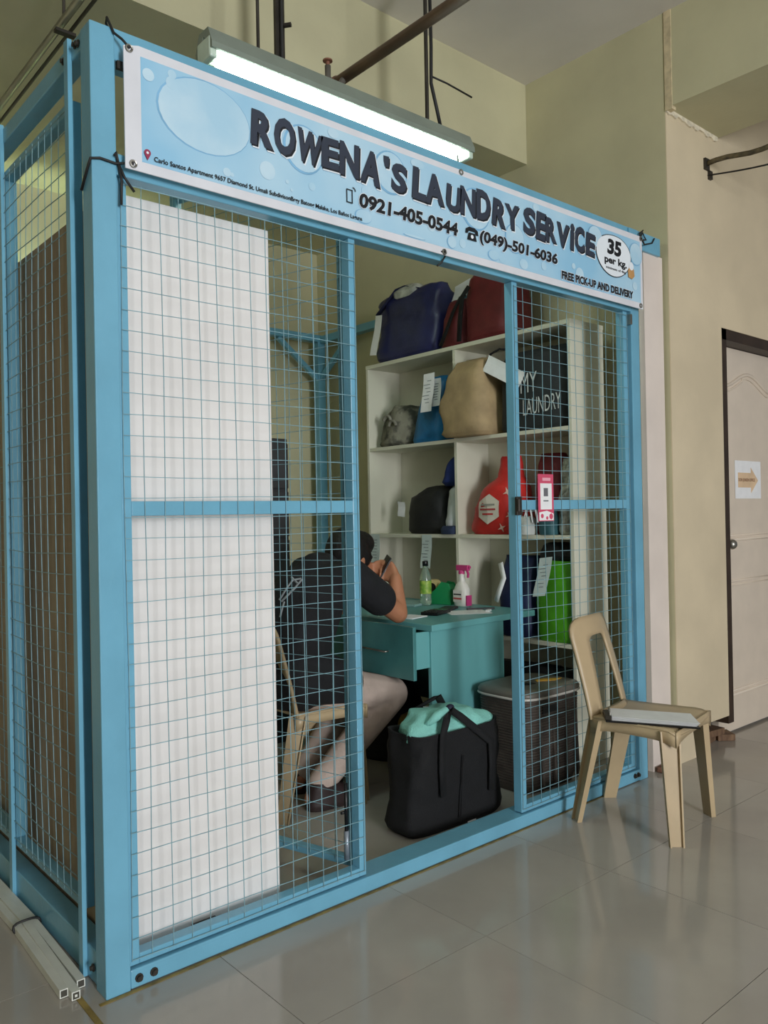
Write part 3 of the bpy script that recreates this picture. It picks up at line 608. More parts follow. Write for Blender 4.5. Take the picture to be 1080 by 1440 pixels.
for k, (w_, c) in enumerate(((.09, (150, 150, 140)), (.10, (170, 60, 60)), (.07, (190, 60, 60)))):
    wrap([(hx.y-w_/2, hx.z+.018-.024*k), (hx.y, hx.z+.018-.024*k), (hx.y+w_/2, hx.z+.018-.024*k), (hx.y+w_/2, hx.z+.027-.024*k), (hx.y, hx.z+.027-.024*k), (hx.y-w_/2, hx.z+.027-.024*k)], 'print_line', mat('bag_print_%d' % k, c, .7), .009)
STAR = mat('pale_star_print', (226, 190, 176), .6)
for (pxl, pyl, s_) in ((671, 698, .030), (665, 727, .022), (706, 742, .024), (714, 692, .028), (716, 725, .020)):
    c, n_ = cast(rbv, pxl, pyl, .003)
    if c is None: continue
    u_ = n_.cross(Vector((0, 0, 1))).normalized(); v_ = n_.cross(u_)
    MB().poly([c+(u_*math.cos(i*PI/4+.4)+v_*math.sin(i*PI/4+.4))*s_*(1 if i % 2 == 0 else .3) for i in range(8)], n_*.001).build('star_print', STAR, re)
dr_ = shelf_bag('crimson_bag', 'dark crimson bag behind the pink card on the middle shelf', (112, 24, 36), .60, .43, Z3+.0, .40, .16, x=2.50, seed=17, wr=.006, e=3.2)
pb_ = shelf_bag('clear_plastic_bag', 'crumpled clear plastic bag at the right end of the middle shelf', (150, 150, 144), .422, .325, Z3, .36, .17, seed=18, wr=.02, e=2.2, m=mat('crumpled_plastic', (168, 168, 160), .2, var=.3, scale=30, bump=.8, bscale=40), x=2.45)
tw = shelf_bag('teal_pouch', 'small dark teal pouch low on the middle shelf by the plastic bag', (52, 96, 104), .50, .41, Z3, .14, .075, seed=19, wr=.004, x=2.370)
hd_ = shelf_bag('white_handles_bag', 'white strappy bag on the middle shelf beside the stile of the mesh panel', (200, 204, 200), .64, .53, Z3, .09, .10, seed=20, wr=.010, x=2.385-.04)
for k in range(3):
    MB().ribbon([(2.33, .63-.02*k, Z3+.03), (2.325, .61-.03*k, Z3+.13), (2.335, .57-.03*k, Z3+.15), (2.33, .55-.03*k, Z3+.06)], .022, .003, (1, .3, 0)).build('strap', PAPER, hd_, smooth=True)
# fourth level
nv = shelf_bag('navy_shopping_bag', 'dark navy bag with a white strip on the lower shelf', (24, 36, 78), .80, .575, Z4, .40, .22, seed=21, wr=.006, e=3.6)
MB().ribbon([(2.322, .725, .935), (2.316, .70, .86), (2.318, .735, .79), (2.318, .755, .74)], .03, .002, (0, 1, .2)).build('white_strip', PAPER, nv, smooth=True)
gn = shelf_bag('green_bag', 'bright green tote bag with a receipt on the lower shelf', (76, 158, 24), .555, .315, Z4, .385, .23, seed=22, wr=.006, e=3.8, rough=.55, top=.9,
   rings=lambda w_, d, h: [(0, w_*.92, d*.92, 0, 0), (.02, w_, d, 0, 0), (h*.5, w_*1.0, d, 0, 0), (h*.95, w_*.96, d*.9, 0, 0), (h, w_*.94, d*.85, 0, 0), (h*.98, w_*.85, d*.7, 0, 0)])
slip((2.318, .475, .965), (0, -1, .12), (-.02, .22, -1), .075, .19, gn)
bt = shelf_bag('black_cloth', 'black cloth piled over the green bag on the lower shelf', (20, 21, 23), .56, .32, Z4+.387, .085, .20, seed=23, wr=.012, e=2.4, cat='cloth')
# bottom level behind the hamper
shelf_bag('dark_bag', 'dark bag on the bottom shelf behind the hamper', (28, 29, 30), .95, .35, LV[0], .36, .22, seed=24, wr=.010)
# receipts taped to the shelf edge
p = at(521, 751, 0, 2.336); tag(slip(p, (0, -1, 0), (-.02, -.02, -1), .080, .185, None, 'receipt'), 'long receipt hanging from the left end of the middle shelf board', 'receipt', 'receipts hung from the shelf')
p = at(593, 752, 0, 2.336); tag(slip(p, (0, -1, 0), (-.02, .05, -1), .078, .185, None, 'receipt'), 'long receipt hanging from the shelf board above the green bottle', 'receipt', 'receipts hung from the shelf')

# ================================================================== DESK
DZ = .715
dk = thing('desk', 'teal painted wooden desk with one drawer pulled open', 'desk', (1.97, 1.0, 0))
MB().poly([(1.615, .495, DZ-.028), (2.325, .515, DZ-.028), (2.325, 1.50, DZ-.028), (1.615, 1.50, DZ-.028)], (0, 0, .028)).build('desk_top', TEAL, dk, bevel=.003)
boxo((1.632, .52, 0), (2.10, .54, DZ-.028)).build('side_panel', TEAL, dk, bevel=.002)
boxo((1.632, 1.465, 0), (2.10, 1.485, DZ-.028)).build('side_panel', TEAL, dk, bevel=.002)
boxo((2.085, .54, .25), (2.10, 1.465, DZ-.028)).build('back_panel', TEAL, dk)
boxo((1.64, .95, .47), (2.08, .965, DZ-.028)).build('drawer_divider', TEAL, dk)
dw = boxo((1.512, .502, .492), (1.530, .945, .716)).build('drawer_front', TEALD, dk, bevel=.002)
MB().tube([(1.512, .66, .600), (1.492, .66, .600), (1.492, .86, .604), (1.512, .86, .604)], .004, 8).build('handle', STEEL, dw, smooth=True)
db = MB().box((1.53, .530, .53), (2.02, .545, .685)).box((1.53, .925, .53), (2.02, .94, .685)).box((1.53, .545, .53), (2.02, .925, .538)).box((2.005, .545, .538), (2.02, .925, .685)).build('drawer_box', TEAL, dk)
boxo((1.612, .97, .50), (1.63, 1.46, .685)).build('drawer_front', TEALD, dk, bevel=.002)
# ------------------------------------------------------------------ things on the desk
T = DZ+.001
b = at(599, 851, 2, T)
bo = thing('water_bottle', 'clear plastic bottle with green label and dark cap on the desk', 'bottle', (b.x, b.y, T))
CLEAR = mat('clear_bottle', (200, 222, 206), .12, trans=.75, var=.02)
MB().lathe([(.024, 0), (.029, .004), (.030, .03), (.028, .045), (.030, .06), (.030, .135), (.024, .165), (.013, .19), (.012, .205)], (b.x, b.y, T), 20).build('bottle_body', CLEAR, bo, smooth=True)
MB().lathe([(.0305, .06), (.0308, .062), (.0308, .125), (.0305, .127)], (b.x, b.y, T), 20).build('label', mat('green_label', (96, 150, 50), .5, rgb2=(180, 200, 90), scale=40), bo, smooth=True)
MB().lathe([(.015, .203), (.015, .225), (.013, .228)], (b.x, b.y, T), 16).build('cap', BLACKP, bo, smooth=True)
b = at(621, 849, 2, T)
td = thing('tape_dispenser', 'green tape dispenser with a roll of tape on the desk', 'tape dispenser', (b.x, b.y, T))
GRN = mat('green_plastic', (30, 140, 84), .4, var=.03)
prof = [(-.075, 0), (.075, 0), (.075, .085), (.06, .112), (.02, .118), (-.02, .075), (-.055, .05), (-.075, .05)]
U_ = Vector((.25, -.97, 0)); W_ = Vector((.97, .25, 0))
for off, th in ((-.036, .007), (.029, .007)):
    MB().poly([Vector((b.x, b.y, T))+U_*a+W_*off+Vector((0, 0, z)) for a, z in prof], W_*th).build('side_cheek', GRN, td, bevel=.002)
MB().poly([Vector((b.x, b.y, T))+U_*a+W_*-.029+Vector((0, 0, z)) for a, z in ((-.075, 0), (.075, 0), (.075, .08), (.055, .105), (.045, .06), (-.04, .02), (-.075, .045))], W_*.058).build('body', GRN, td)
cc = Vector((b.x, b.y, T+.085))+U_*-.045
MB().lathe([(.024, -.02), (.042, -.02), (.042, .02), (.024, .02), (.024, -.02)], n=24).xf(Matrix.Translation(cc) @ Vector((0, 0, 1)).rotation_difference(W_).to_matrix().to_4x4()).build('tape_roll', mat('tan_tape', (206, 188, 132), .4), td, smooth=False)
MB().lathe([(.001, -.021), (.024, -.021), (.024, .021), (.001, .021)], n=20).xf(Matrix.Translation(cc) @ Vector((0, 0, 1)).rotation_difference(W_).to_matrix().to_4x4()).build('roll_core', BLACKP, td)
b = at(650, 852, 2, T)
sb = thing('spray_bottle', 'white spray bottle with pink trigger on the desk', 'spray bottle', (b.x, b.y, T))
SWH = mat('white_bottle_plastic', (232, 228, 220), .4, var=.02)
sack([(0, .040, .028, 0, 0), (.004, .044, .031, 0, 0), (.05, .045, .032, 0, 0), (.085, .044, .031, 0, 0), (.105, .034, .025, 0, 0), (.125, .018, .016, 0, 0), (.14, .015, .015, 0, 0), (.165, .015, .015, 0, 0)], UY, DX, (b.x, b.y, T), e=2.4, wr=0, steps=3).build('bottle_body', SWH, sb, smooth=True)
PNK = mat('pink_plastic', (206, 66, 130), .4, var=.03)
th_ = MB().lathe([(.016, .160), (.016, .178), (.012, .182)], (b.x, b.y, T), 14).obox((b.x, b.y-.010, T+.194), (.011, 0, 0), (0, .040, 0), (0, 0, .014)).obox((b.x, b.y-.052, T+.198), (.006, 0, 0), (0, .010, 0), (0, 0, .006)).build('spray_head', PNK, sb, bevel=.003)
MB().ribbon([(b.x, b.y-.036, T+.185), (b.x, b.y-.046, T+.165), (b.x, b.y-.043, T+.145)], .012, .006, (1, 0, 0)).build('trigger', PNK, th_)
xq = b.x-.0335
lb_ = boxo((xq, b.y-.030, T+.022), (xq+.002, b.y+.030, T+.082)).build('label', mat('bottle_label', (238, 232, 226), .5), sb)
boxo((xq-.001, b.y-.028, T+.036), (xq, b.y+.028, T+.044)).build('print', mat('red_print', (200, 80, 80), .5), lb_)
boxo((xq-.001, b.y-.026, T+.058), (xq, b.y+.026, T+.064)).build('print', INK2, lb_)
MB().obox((b.x, b.y-.047, T+.03), (.018, 0, 0), (0, .003, 0), (0, 0, .026)).build('pink_base', PNK, sb)
def flat(name, lab, cat, px, py, L, W, H, rz, m, bevel=.002, z=T, parts=None):
    c = at(px, py, 2, z); u = Vector((math.cos(rz), math.sin(rz), 0)); v = Vector((-u.y, u.x, 0))
    if not parts:
        return tag(MB().obox((c.x, c.y, z+H/2), u*L/2, v*W/2, (0, 0, H/2)).build(name, m, bevel=bevel), lab, cat)
    t = thing(name, lab, cat, (c.x, c.y, z)); MB().obox((c.x, c.y, z+H/2), u*L/2, v*W/2, (0, 0, H/2)).build('body', m, t, bevel=bevel)
    parts(t, c, u, v); return t
flat('paper_sheet', 'white paper sheet beside the spray bottle on the desk', 'paper', 657, 861, .20, .15, .001, -.5, PAPER, 0)
def calc_parts(t, c, u, v):
    MB().obox((c.x+.045*u.x, c.y+.045*u.y, T+.0155), u*.022, v*.032, (0, 0, .001)).build('display', mat('lcd', (96, 104, 96), .2), t)
    for i in range(4):
        for j in range(4):
            MB().obox((c.x+u.x*(.005-.02*i)+v.x*(-.027+.018*j), c.y+u.y*(.005-.02*i)+v.y*(-.027+.018*j), T+.0165), u*.007, v*.006, (0, 0, .0015)).build('key', GREYD, t)
flat('calculator', 'black calculator lying near the front edge of the desk', 'calculator', 613, 863, .15, .085, .015, .35, BLACKP, parts=calc_parts)
flat('phone_case', 'dark phone lying behind the calculator on the desk', 'phone', 630, 857, .13, .07, .010, .5, GREYD)
flat('pen', 'thin dark pen lying at the right of the paper on the desk', 'pen', 676, 857, .14, .009, .009, -.55, BLACKP)
flat('folded_note', 'small crumpled white note at the tip of the pen', 'note', 687, 860, .035, .02, .010, .4, PAPER)
flat('envelope', 'white slip under the elbow at the front edge of the desk', 'paper', 578, 868, .12, .10, .004, .2, PAPER, 0)
flat('notebook', 'pale teal notebook lying behind the hand on the desk', 'notebook', 578, 850, .20, .16, .012, .3, mat('pale_teal_cover', (150, 186, 184), .6))

# ================================================================== CHAIRS
def make_chair(label, group):
    t = thing('plastic_chair', label, 'chair', (0, 0, 0), group)
    SZ = .41
    # seat: shallow dish
    rows = []
    for j in range(13):
        v = j/12; y = -.205+.335*v; hw = .195-.030*v
        row = []
        for i in range(13):
            u = -1+2*i/12; k = 1-.10*(abs(u)**6)*(1 if 0 < v < 1 else 1)
            z = SZ-.012*(1-u*u)*math.sin(PI*min(1, v*1.1)) - (.016*(1-v/.15)**2 if v < .15 else 0) + .012*max(0, v-.8)*5*.2
            row.append(Vector((u*hw, y-.012*(1-u*u) if v < .05 else y, z)))
        rows.append(row)
    mb = MB(); mb.loft(rows, caps=False, wrap=False)
    so = mb.build('seat', CHAIRM, t, smooth=True); m = so.modifiers.new('s', 'SOLIDIFY'); m.thickness = .008; m.offset = -1
    # apron around the seat
    ap = MB()
    def strip(pts, h0):
        rr = []
        for i, (x, y) in enumerate(pts):
            tt = i/(len(pts)-1); hh = h0*(.62+.35*(2*tt-1)**4)
            rr.append([Vector((x, y, SZ-.006)), Vector((x, y, SZ-.006-hh))])
        ap.loft(rr, caps=False, wrap=False)
    strip([(-.195+.39*i/10, -.207) for i in range(11)], .055)
    strip([(.195-.03*i/10, -.205+.335*i/10) for i in range(11)], .06)
    strip([(-.195+.03*i/10, -.205+.335*i/10) for i in range(11)], .06)
    ao = ap.build('apron', CHAIRM, t, smooth=True); m = ao.modifiers.new('s', 'SOLIDIFY'); m.thickness = .007
    # backrest: hoop with one tall opening
    out, inn = [], []
    N = 44
    def bp_(u, s):
        z = SZ-.015+s*.385; y = .178 + .085*s**1.2 - .030*(1-abs(u))*0
        return u, y, z
    for i in range(N+1):
        tt = i/N
        if tt < .38: s = tt/.38*.78; xo = -(.172-.004*s/.78); xi = -(.100-.030*s/.78)
        elif tt > .62: s = (1-tt)/.38*.78; xo = (.172-.004*s/.78); xi = (.100-.030*s/.78)
        else:
            a = PI-(tt-.38)/.24*PI; ce = math.copysign(abs(math.cos(a))**.5, math.cos(a)); se = abs(math.sin(a))**.75
            xo = ce*.168; s = .78+.22*se; xi = ce*.070
        si = min(.045+s*.94, .74+.055*(abs(math.sin(PI*(tt-.38)/.24)) if .38 <= tt <= .62 else 0)) if s > .02 else .045
        def P3(x, s_):
            return Vector((x, .126+.098*s_**1.15-.028*(1-(x/.172)**2), SZ-.012+s_*.375))
        out.append(P3(xo, s)); inn.append(P3(xi, si))
    mb = MB(); rings = []
    for a, b_ in zip(out, inn): rings.append([a.lerp(b_, k/4) for k in range(5)])
    mb.loft(rings, caps=False, wrap=False)
    # lower web between seat and opening
    web = [[Vector((-.115+.23*i/8, .126-.028*(1-((-.115+.23*i/8)/.172)**2)-(.02 if k == 0 else 0), SZ-.014+k*.028)) for k in range(2)] for i in range(9)]
    mb.loft(web, caps=False, wrap=False)
    bo_ = mb.build('backrest', CHAIRM, t, smooth=True); m = bo_.modifiers.new('s', 'SOLIDIFY'); m.thickness = .012; m.offset = 0
    # legs: tapered channels, splayed
    for sx in (-1, 1):
        for front in (True, False):
            tx, ty = (.170*sx, -.178) if front else (.150*sx, .118)
            fx, fy = (.190*sx, -.205) if front else (.160*sx, .205)
            sy = -1 if front else 1
            rr = []
            for k in range(7):
                q_ = k/6; z = SZ-.01-(SZ-.01)*q_; cx = tx+(fx-tx)*q_; cy = ty+(fy-ty)*q_
                hw_ = .035-.010*q_; d_ = .020-.005*q_; th = .0055
                nv_ = Vector((sx*.80, sy*.60, 0)); uv = Vector((-nv_.y, nv_.x, 0))     # channel opens to the outer corner
                c_ = Vector((cx-sx*.006, cy-sy*.012, z))
                rr.append([c_+uv*a_+nv_*b_ for a_, b_ in ((-hw_, -d_*.3), (-hw_, d_), (-hw_+th, d_), (-hw_+th, d_*.35), (hw_-th, d_*.35), (hw_-th, d_), (hw_, d_), (hw_, -d_*.3))])
            mb = MB().loft(rr); mb.build('leg', CHAIRM, t)
    return t
ch = make_chair('beige plastic chair with a clipboard on it, outside the booth', 'beige plastic chairs')
ch2 = copy_tree(ch, (1.155, .82, 0), PI/2, 'beige plastic chair under the seated person inside the booth')
ch.location = (2.00, -.246, 0); ch.rotation_euler.z = math.radians(11)

# clipboard with papers and ring on the chair
Zb = .409
pts = [at(852, 1011, 2, Zb+.012), at(985, 1021, 2, Zb+.012), at(968, 1001, 2, Zb+.012)]
cbd = thing('clipboard', 'black clipboard with white papers lying on the beige chair seat', 'clipboard', (2.0, -.3, Zb))
O_ = pts[0]; O_.z = Zb; uu = Vector((pts[1].x-pts[0].x, pts[1].y-pts[0].y, 0)); vv = Vector((pts[2].x-pts[1].x, pts[2].y-pts[1].y, 0))*.8
print('clip', O_, uu.length, vv.length)
MB().poly([O_, O_+uu, O_+uu+vv, O_+vv], (0, 0, .006)).build('board', BLACKP, cbd)
for k in range(4):
    s_ = .012+.008*k
    MB().poly([O_+uu*s_+vv*(.04+.03*k)+Vector((0, 0, .007+.003*k)), O_+uu*(.97+.012*k)+vv*(.04+.01*k)+Vector((0, 0, .007+.003*k)), O_+uu*(.95+.015*k)+vv*(.96)+Vector((0, 0, .007+.003*k)), O_+uu*(.04+s_)+vv*.95+Vector((0, 0, .007+.003*k))], (0, 0, .0012)).build('sheet', PAPER, cbd)
rc = O_+uu*.05+vv*.2+Vector((0, 0, .024))
MB().tube([rc+vv.normalized()*.026*math.cos(a)+Vector((0, 0, .026*math.sin(a))) for a in [i*PI/8 for i in range(17)]], .0022, 6).build('ring', STEEL, cbd, smooth=True)
MB().obox(O_+uu*.03+vv*.3+Vector((0, 0, .016)), uu.normalized()*.012, vv.normalized()*.05, (0, 0, .008)).build('clip', DARKST, cbd, bevel=.002)

# ================================================================== BLACK TOTE WITH TOWEL
tt_ = thing('black_tote_bag', 'large black tote bag stuffed with a mint towel on the booth floor', 'tote bag', (1.45, .27, 0))
TU, TD = Vector((1, -.02, 0)).normalized(), Vector((.02, 1, 0)).normalized()
TP = Vector((1.452, .268, .001))
sack([(0, .232, .080, 0, 0), (.015, .245, .088, 0, 0), (.12, .245, .092, 0, 0), (.25, .235, .100, 0, 0), (.335, .228, .105, 0, 0), (.375, .226, .108, 0, 0), (.370, .215, .098, 0, 0), (.30, .205, .085, 0, 0)], TU, TD, TP, n=64, e=5, wr=.015, ws=7, seed=31).build('bag_body', BLACKF, tt_, smooth=True)
fy = TP.y-.112
MB().ribbon([at(624, 1120, 1, fy+.004), at(622, 1085, 1, fy-.002), at(622, 1058, 1, fy-.002), at(623, 1035, 1, fy-.004), at(628, 1012, 1, fy), at(635, 999, 1, fy+.02), at(648, 1008, 1, fy+.01), at(668, 1024, 1, fy), at(690, 1042, 1, fy-.003), at(692, 1075, 1, fy-.002), at(691, 1110, 1, fy+.004)], .030, .005, (1, 0, .25)).build('handle', BLACKF, tt_, smooth=True)
by_ = TP.y+.108
MB().ribbon([(1.37, by_, .20), (1.37, by_, .36), (1.38, by_-.03, .43), (1.41, TP.y+.01, .475), (1.46, TP.y+.04, .47), (1.53, by_-.02, .42), (1.55, by_, .36), (1.55, by_, .20)], .030, .005, (1, 0, 0)).build('handle', BLACKF, tt_, smooth=True)
MB().ribbon([at(595, 994, 1, TP.y+.05), at(612, 995, 1, TP.y+.02), at(632, 996, 1, TP.y)], .012, .004, (0, 1, 0)).build('tie_strip', PAPERT, tt_, smooth=True)
kc = at(633, 995, 1, fy+.03)
MB().ball(kc, .015, sc=(1.2, 1, .9)).build('handle_knot', bagmat('navy_knot', (24, 26, 52)), tt_, smooth=True)
MB().tube([at(652, 1062, 1, fy-.001), at(650, 1100, 1, fy+.003), at(648, 1150, 1, fy+.008)], .003, 6).build('seam', BLACKF, tt_, smooth=True)
boxo((1.455, .1535, .012), (1.50, .155, .022)).build('white_logo_tag', PAPER, tt_)
TOW = mat('mint_towel', (138, 208, 197), .95, var=.08, scale=14, bump=.9, bscale=220)
tw_ = thing('mint_towel', 'mint green terry towel bulging out of the black tote bag', 'towel', (1.44, .27, .33))
sack([(0, .19, .080, 0, 0), (.04, .212, .094, 0, 0), (.070, .212, .094, -.005, 0), (.100, .185, .080, -.01, 0), (.128, .125, .060, -.02, 0), (.140, .05, .03, -.02, 0)], TU, TD, (1.455, .270, .300), n=64, e=3, wr=.017, ws=8, seed=33).build('towel_pile', TOW, tw_, smooth=True)
MB().tube([(1.30, .215, .40), (1.34, .195, .432), (1.38, .19, .445), (1.42, .20, .44)], [.010, .018, .018, .010], 10).build('towel_fold', TOW, tw_, smooth=True)
# things in the shade under the desk
yb = thing('yellow_bag', 'dark yellow bag in the shade under the desk', 'bag', (1.70, .82, 0))
sack([(0, .10, .09, 0, 0), (.02, .12, .11, 0, 0), (.15, .12, .10, 0, 0), (.26, .08, .06, 0, 0), (.29, .02, .02, 0, 0)], (1, 0, 0), (0, 1, 0), (1.78, .76, .001), seed=41, wr=.012, e=2.5).build('bag_body', bagmat('mustard_bag', (150, 118, 34)), yb, smooth=True)
kb = thing('black_floor_bag', 'large black bag on the floor far under the desk', 'bag', (1.9, 1.15, 0))
sack([(0, .17, .22, 0, 0), (.02, .18, .24, 0, 0), (.2, .17, .22, 0, 0), (.36, .12, .15, 0, 0), (.40, .04, .05, 0, 0)], (1, 0, 0), (0, 1, 0), (1.90, 1.15, .001), seed=42, wr=.015, e=2.6).build('bag_body', BLACKF, kb, smooth=True)

# ================================================================== HAMPER
hp = thing('laundry_hamper', 'dark brown woven plastic laundry hamper with grey lid beside the desk', 'hamper', (2.05, .335, 0))
HAM = mat('brown_woven_plastic', (78, 70, 64), .55, var=.1, scale=20)
HL_ = mat('grey_brown_lid', (100, 95, 87), .4, var=.05)
HU, HD = Vector((1, 0, 0)), Vector((0, 1, 0)); HP = Vector((2.052, .338, .001))
def hring(z, hw, hd, e=5, n=40): return [HP+HU*(math.copysign(abs(math.cos(t))**(2/e), math.cos(t))*hw)+HD*(math.copysign(abs(math.sin(t))**(2/e), math.sin(t))*hd)+Vector((0, 0, z)) for t in [2*PI*k/n for k in range(n)]]
MB().loft([hring(0, .172, .128), hring(.02, .178, .134), hring(.40, .196, .150)]).build('hamper_body', HAM, hp, smooth=False)
wv = MB()
for k in range(30):
    z = .03+.0118*k; f = z/.40
    wv.loft([hring(z+.0015, .179+.0175*f, .135+.0155*f, n=40), hring(z+.004, .1825+.0175*f, .1385+.0155*f, n=40), hring(z+.0085, .1825+.0175*f, .1385+.0155*f, n=40), hring(z+.0105, .179+.0175*f, .135+.0155*f, n=40)])
wo = wv.build('woven_bands', HAM, hp); wo['kind'] = 'stuff'
for x in (-.105, -.02, .065, .14):
    MB().obox(HP+Vector((x, -.146, .20)), (.006, 0, 0), (0, .006, 0), (0, .008, .18)).build('upright_rib', HAM, hp)
MB().loft([hring(.395, .200, .154, 4.2), hring(.402, .210, .163, 4.2), hring(.418, .212, .165, 4.2), hring(.430, .205, .158, 4.2), hring(.437, .16, .12, 4)]).build('lid', HL_, hp, smooth=True)
MB().loft([hring(.397, .211, .164, 4.2), hring(.402, .2145, .1675, 4.2), hring(.407, .211, .164, 4.2)], caps=False).build('lid_rim', mat('pale_lid_edge', (196, 192, 184), .3), hp, smooth=True)
boxo((1.955, .186, .335), (2.055, .1925, .365)).build('hand_hole', BLACKP, hp)
MB().poly([(1.97, .29, .438), (2.03, .28, .438), (2.035, .31, .438), (1.975, .32, .438)], (0, 0, .002)).build('lid_slot', BLACKP, hp)
tag(MB().poly([(2.06, .30, .4395), (2.14, .26, .4395), (2.20, .27, .4395), (2.13, .315, .4395), (2.08, .325, .4395)], (0, 0, .002)).build('yellow_paper', mat('amber_paper', (206, 156, 54), .6)), 'yellow paper scrap lying on the hamper lid', 'paper')

# ================================================================== PINK CARD ON THE PANEL
c0, c1 = at(754, 669, 1, 0), at(779, 732, 1, 0)
pc = thing('payment_card', 'pink and white card hanging on the right mesh panel', 'card', (1.76, -.004, 1.15))
PK = mat('pink_card', (214, 84, 114), .45, var=.03)
X0, X1, ZB, ZT = 1.712, 1.806, 1.150, 1.332
boxo((X0, -.006, ZB), (X1, -.0035, ZT)).build('card_sheet', PK, pc)
boxo((X0+.012, -.0066, ZB+.045), (X1-.012, -.006, ZT-.036)).build('white_field', PAPER, pc)
boxo((X0+.032, -.0072, ZB+.096), (X1-.036, -.0066, ZB+.128)).build('grey_square', mat('grey_print_square', (110, 110, 116), .6), pc)
boxo((X0+.03, -.0072, ZB+.076), (X1-.034, -.0066, ZB+.081)).build('print', INKG, pc)
boxo((X0+.025, -.0072, ZT-.026), (X1-.02, -.0066, ZT-.014)).build('print', mat('pale_pink_print', (250, 180, 196), .5), pc)
MB().poly([(X0+.003, -.0066, ZB+.003), (X1-.003, -.0066, ZB+.003), (X1-.003, -.0066, ZB+.028), (X0+.05, -.0066, ZB+.040), (X0+.003, -.0066, ZB+.034)], (0, -.0004, 0)).build('white_field', PAPER, pc)
for (x, z, r) in ((X0+.02, ZB+.02, .009), (X0+.075, ZB+.018, .012), (X0+.05, ZB+.012, .007)):
    MB().poly([(x+r*math.cos(k*.7854), -.0072, z+r*math.sin(k*.7854)) for k in range(8)], (0, -.0004, 0)).build('print', PK, pc)

# ================================================================== WHITE PVC PIPES ON THE FLOOR
pg = 'white conduit pipes on the floor by the booth'
ends = [((90, 1397), 'square white conduit on the floor, left of the taped three', 0), ((107, 1400), 'square white conduit on the floor, middle of the taped three', .0), ((114, 1383), 'square white conduit on the floor, nearest the booth base', .0)]
for k, ((px, py), lab, z) in enumerate(ends):
    e0 = at(px, py, 2, .012); e1 = Vector((-.075+.024*k, 1.95, .012))
    knot = at(34, 1299, 2, .012)+Vector((.022*(k-1), 0, .004*(k == 1)))
    t = thing('conduit_pipe', lab, 'pipe', (e0.x, e0.y, 0), pg)
    def sq(path, h, name, m):
        mb = MB(); rings = []
        for i, p in enumerate(path):
            d = (path[min(i+1, len(path)-1)]-path[max(i-1, 0)]).normalized(); sd = Vector((d.y, -d.x, 0)).normalized()
            rings.append([p+sd*h+Vector((0, 0, h)), p-sd*h+Vector((0, 0, h)), p-sd*h-Vector((0, 0, h)), p+sd*h-Vector((0, 0, h))])
        return mb.loft(rings).build(name, m, t)
    sq([e0, e0.lerp(knot, .5), knot, e1], .0105, 'pipe_wall', PVC)
    d = (knot-e0).normalized(); sq([e0-d*.0006, e0+d*.004], .0078, 'pipe_bore', mat('dark_bore', (70, 68, 60), .8))
    sq([e0-d*.0012, e0-d*.0004], .0030, 'pipe_divider', PVC) if k == 1 else None
kn = at(38, 1303, 2, .012)
tag(MB().tube([kn+Vector((.038*math.cos(a), .004*math.sin(3*a), .018*math.sin(a)+.004)) for a in [i*PI/8 for i in range(17)]], .004, 6).build('pipe_tie', TIE, smooth=True), 'black tie bundling the white conduit pipes', 'tie')

# ================================================================== DARK TOWER BEHIND THE PERSON
tr = thing('plastic_drawer_tower', 'dark grey tower of drawers standing behind the white board', 'drawer tower', (1.48, 1.75, 0))
boxo((1.30, 1.62, 0), (1.66, 1.95, 1.60)).build('cabinet_body', GREYD, tr, bevel=.006)
for k in range(6):
    f = boxo((1.645, 1.63, .06+.255*k), (1.672, 1.94, .30+.255*k)).build('drawer', GREYD, tr, bevel=.006)
    boxo((1.672, 1.73, .24+.255*k), (1.682, 1.84, .26+.255*k)).build('handle', BLACKP, f)
for k in range(6):
    boxo((1.31, 1.608, .06+.255*k), (1.65, 1.622, .30+.255*k)).build('side_panel', GREYD, tr, bevel=.004)

# ================================================================== PERSON
def blob_mesh(name, chains, balls, voxel, m, parent, smooth_it=6):
    """one continuous surface from tapered limb chains: union by voxel remesh, then smoothed"""
    mb = MB()
    for ch_ in chains:
        for (a, ra), (b_, rb_) in zip(ch_, ch_[1:]):
            a, b_ = Vector(a), Vector(b_); n = max(2, int((b_-a).length/.03))
            mb.tube([a.lerp(b_, i/n) for i in range(n+1)], [ra+(rb_-ra)*i/n for i in range(n+1)], 12)
        for (a, ra) in ch_: mb.ball(a, ra, 12, 8)
    for (c, r, sc) in balls: mb.ball(c, r, 16, 12, sc)
    me = bpy.data.meshes.new(name); me.from_pydata(mb.v, [], mb.f)
    bm = bmesh.new(); bm.from_mesh(me); bmesh.ops.recalc_face_normals(bm, faces=bm.faces); bm.to_mesh(me); bm.free()
    o = bpy.data.objects.new(name, me); C.objects.link(o)
    r = o.modifiers.new('r', 'REMESH'); r.mode = 'VOXEL'; r.voxel_size = voxel
    s = o.modifiers.new('s', 'SMOOTH'); s.iterations = smooth_it; s.factor = .5
    bpy.context.view_layer.update()
    out = bpy.data.meshes.new_from_object(o.evaluated_get(bpy.context.evaluated_depsgraph_get()))
    bpy.data.objects.remove(o); bpy.data.meshes.remove(me)
    off = LOC.get(parent.name, Vector((0, 0, 0)))
    for v in out.vertices: v.co -= off
    for p in out.polygons: p.use_smooth = True
    out.materials.clear(); out.materials.append(m); out.name = name
    return link(name, out, None, parent)
PY = .82
pe = thing('person', 'person in black shirt and beige trousers sitting at the desk with a phone', 'person', (1.2, PY, 0))
hip = lambda s: (1.13, PY-.09*s, .50)
knee = lambda s: (1.56, PY-.12*s, .405)
ank = lambda s: (1.17 if s > 0 else 1.24, PY-.10*s, .085)
toe = lambda s: (1.32 if s > 0 else 1.39, PY-.12*s, .03)
sho = lambda s: (1.31, PY-.165*s, .935)
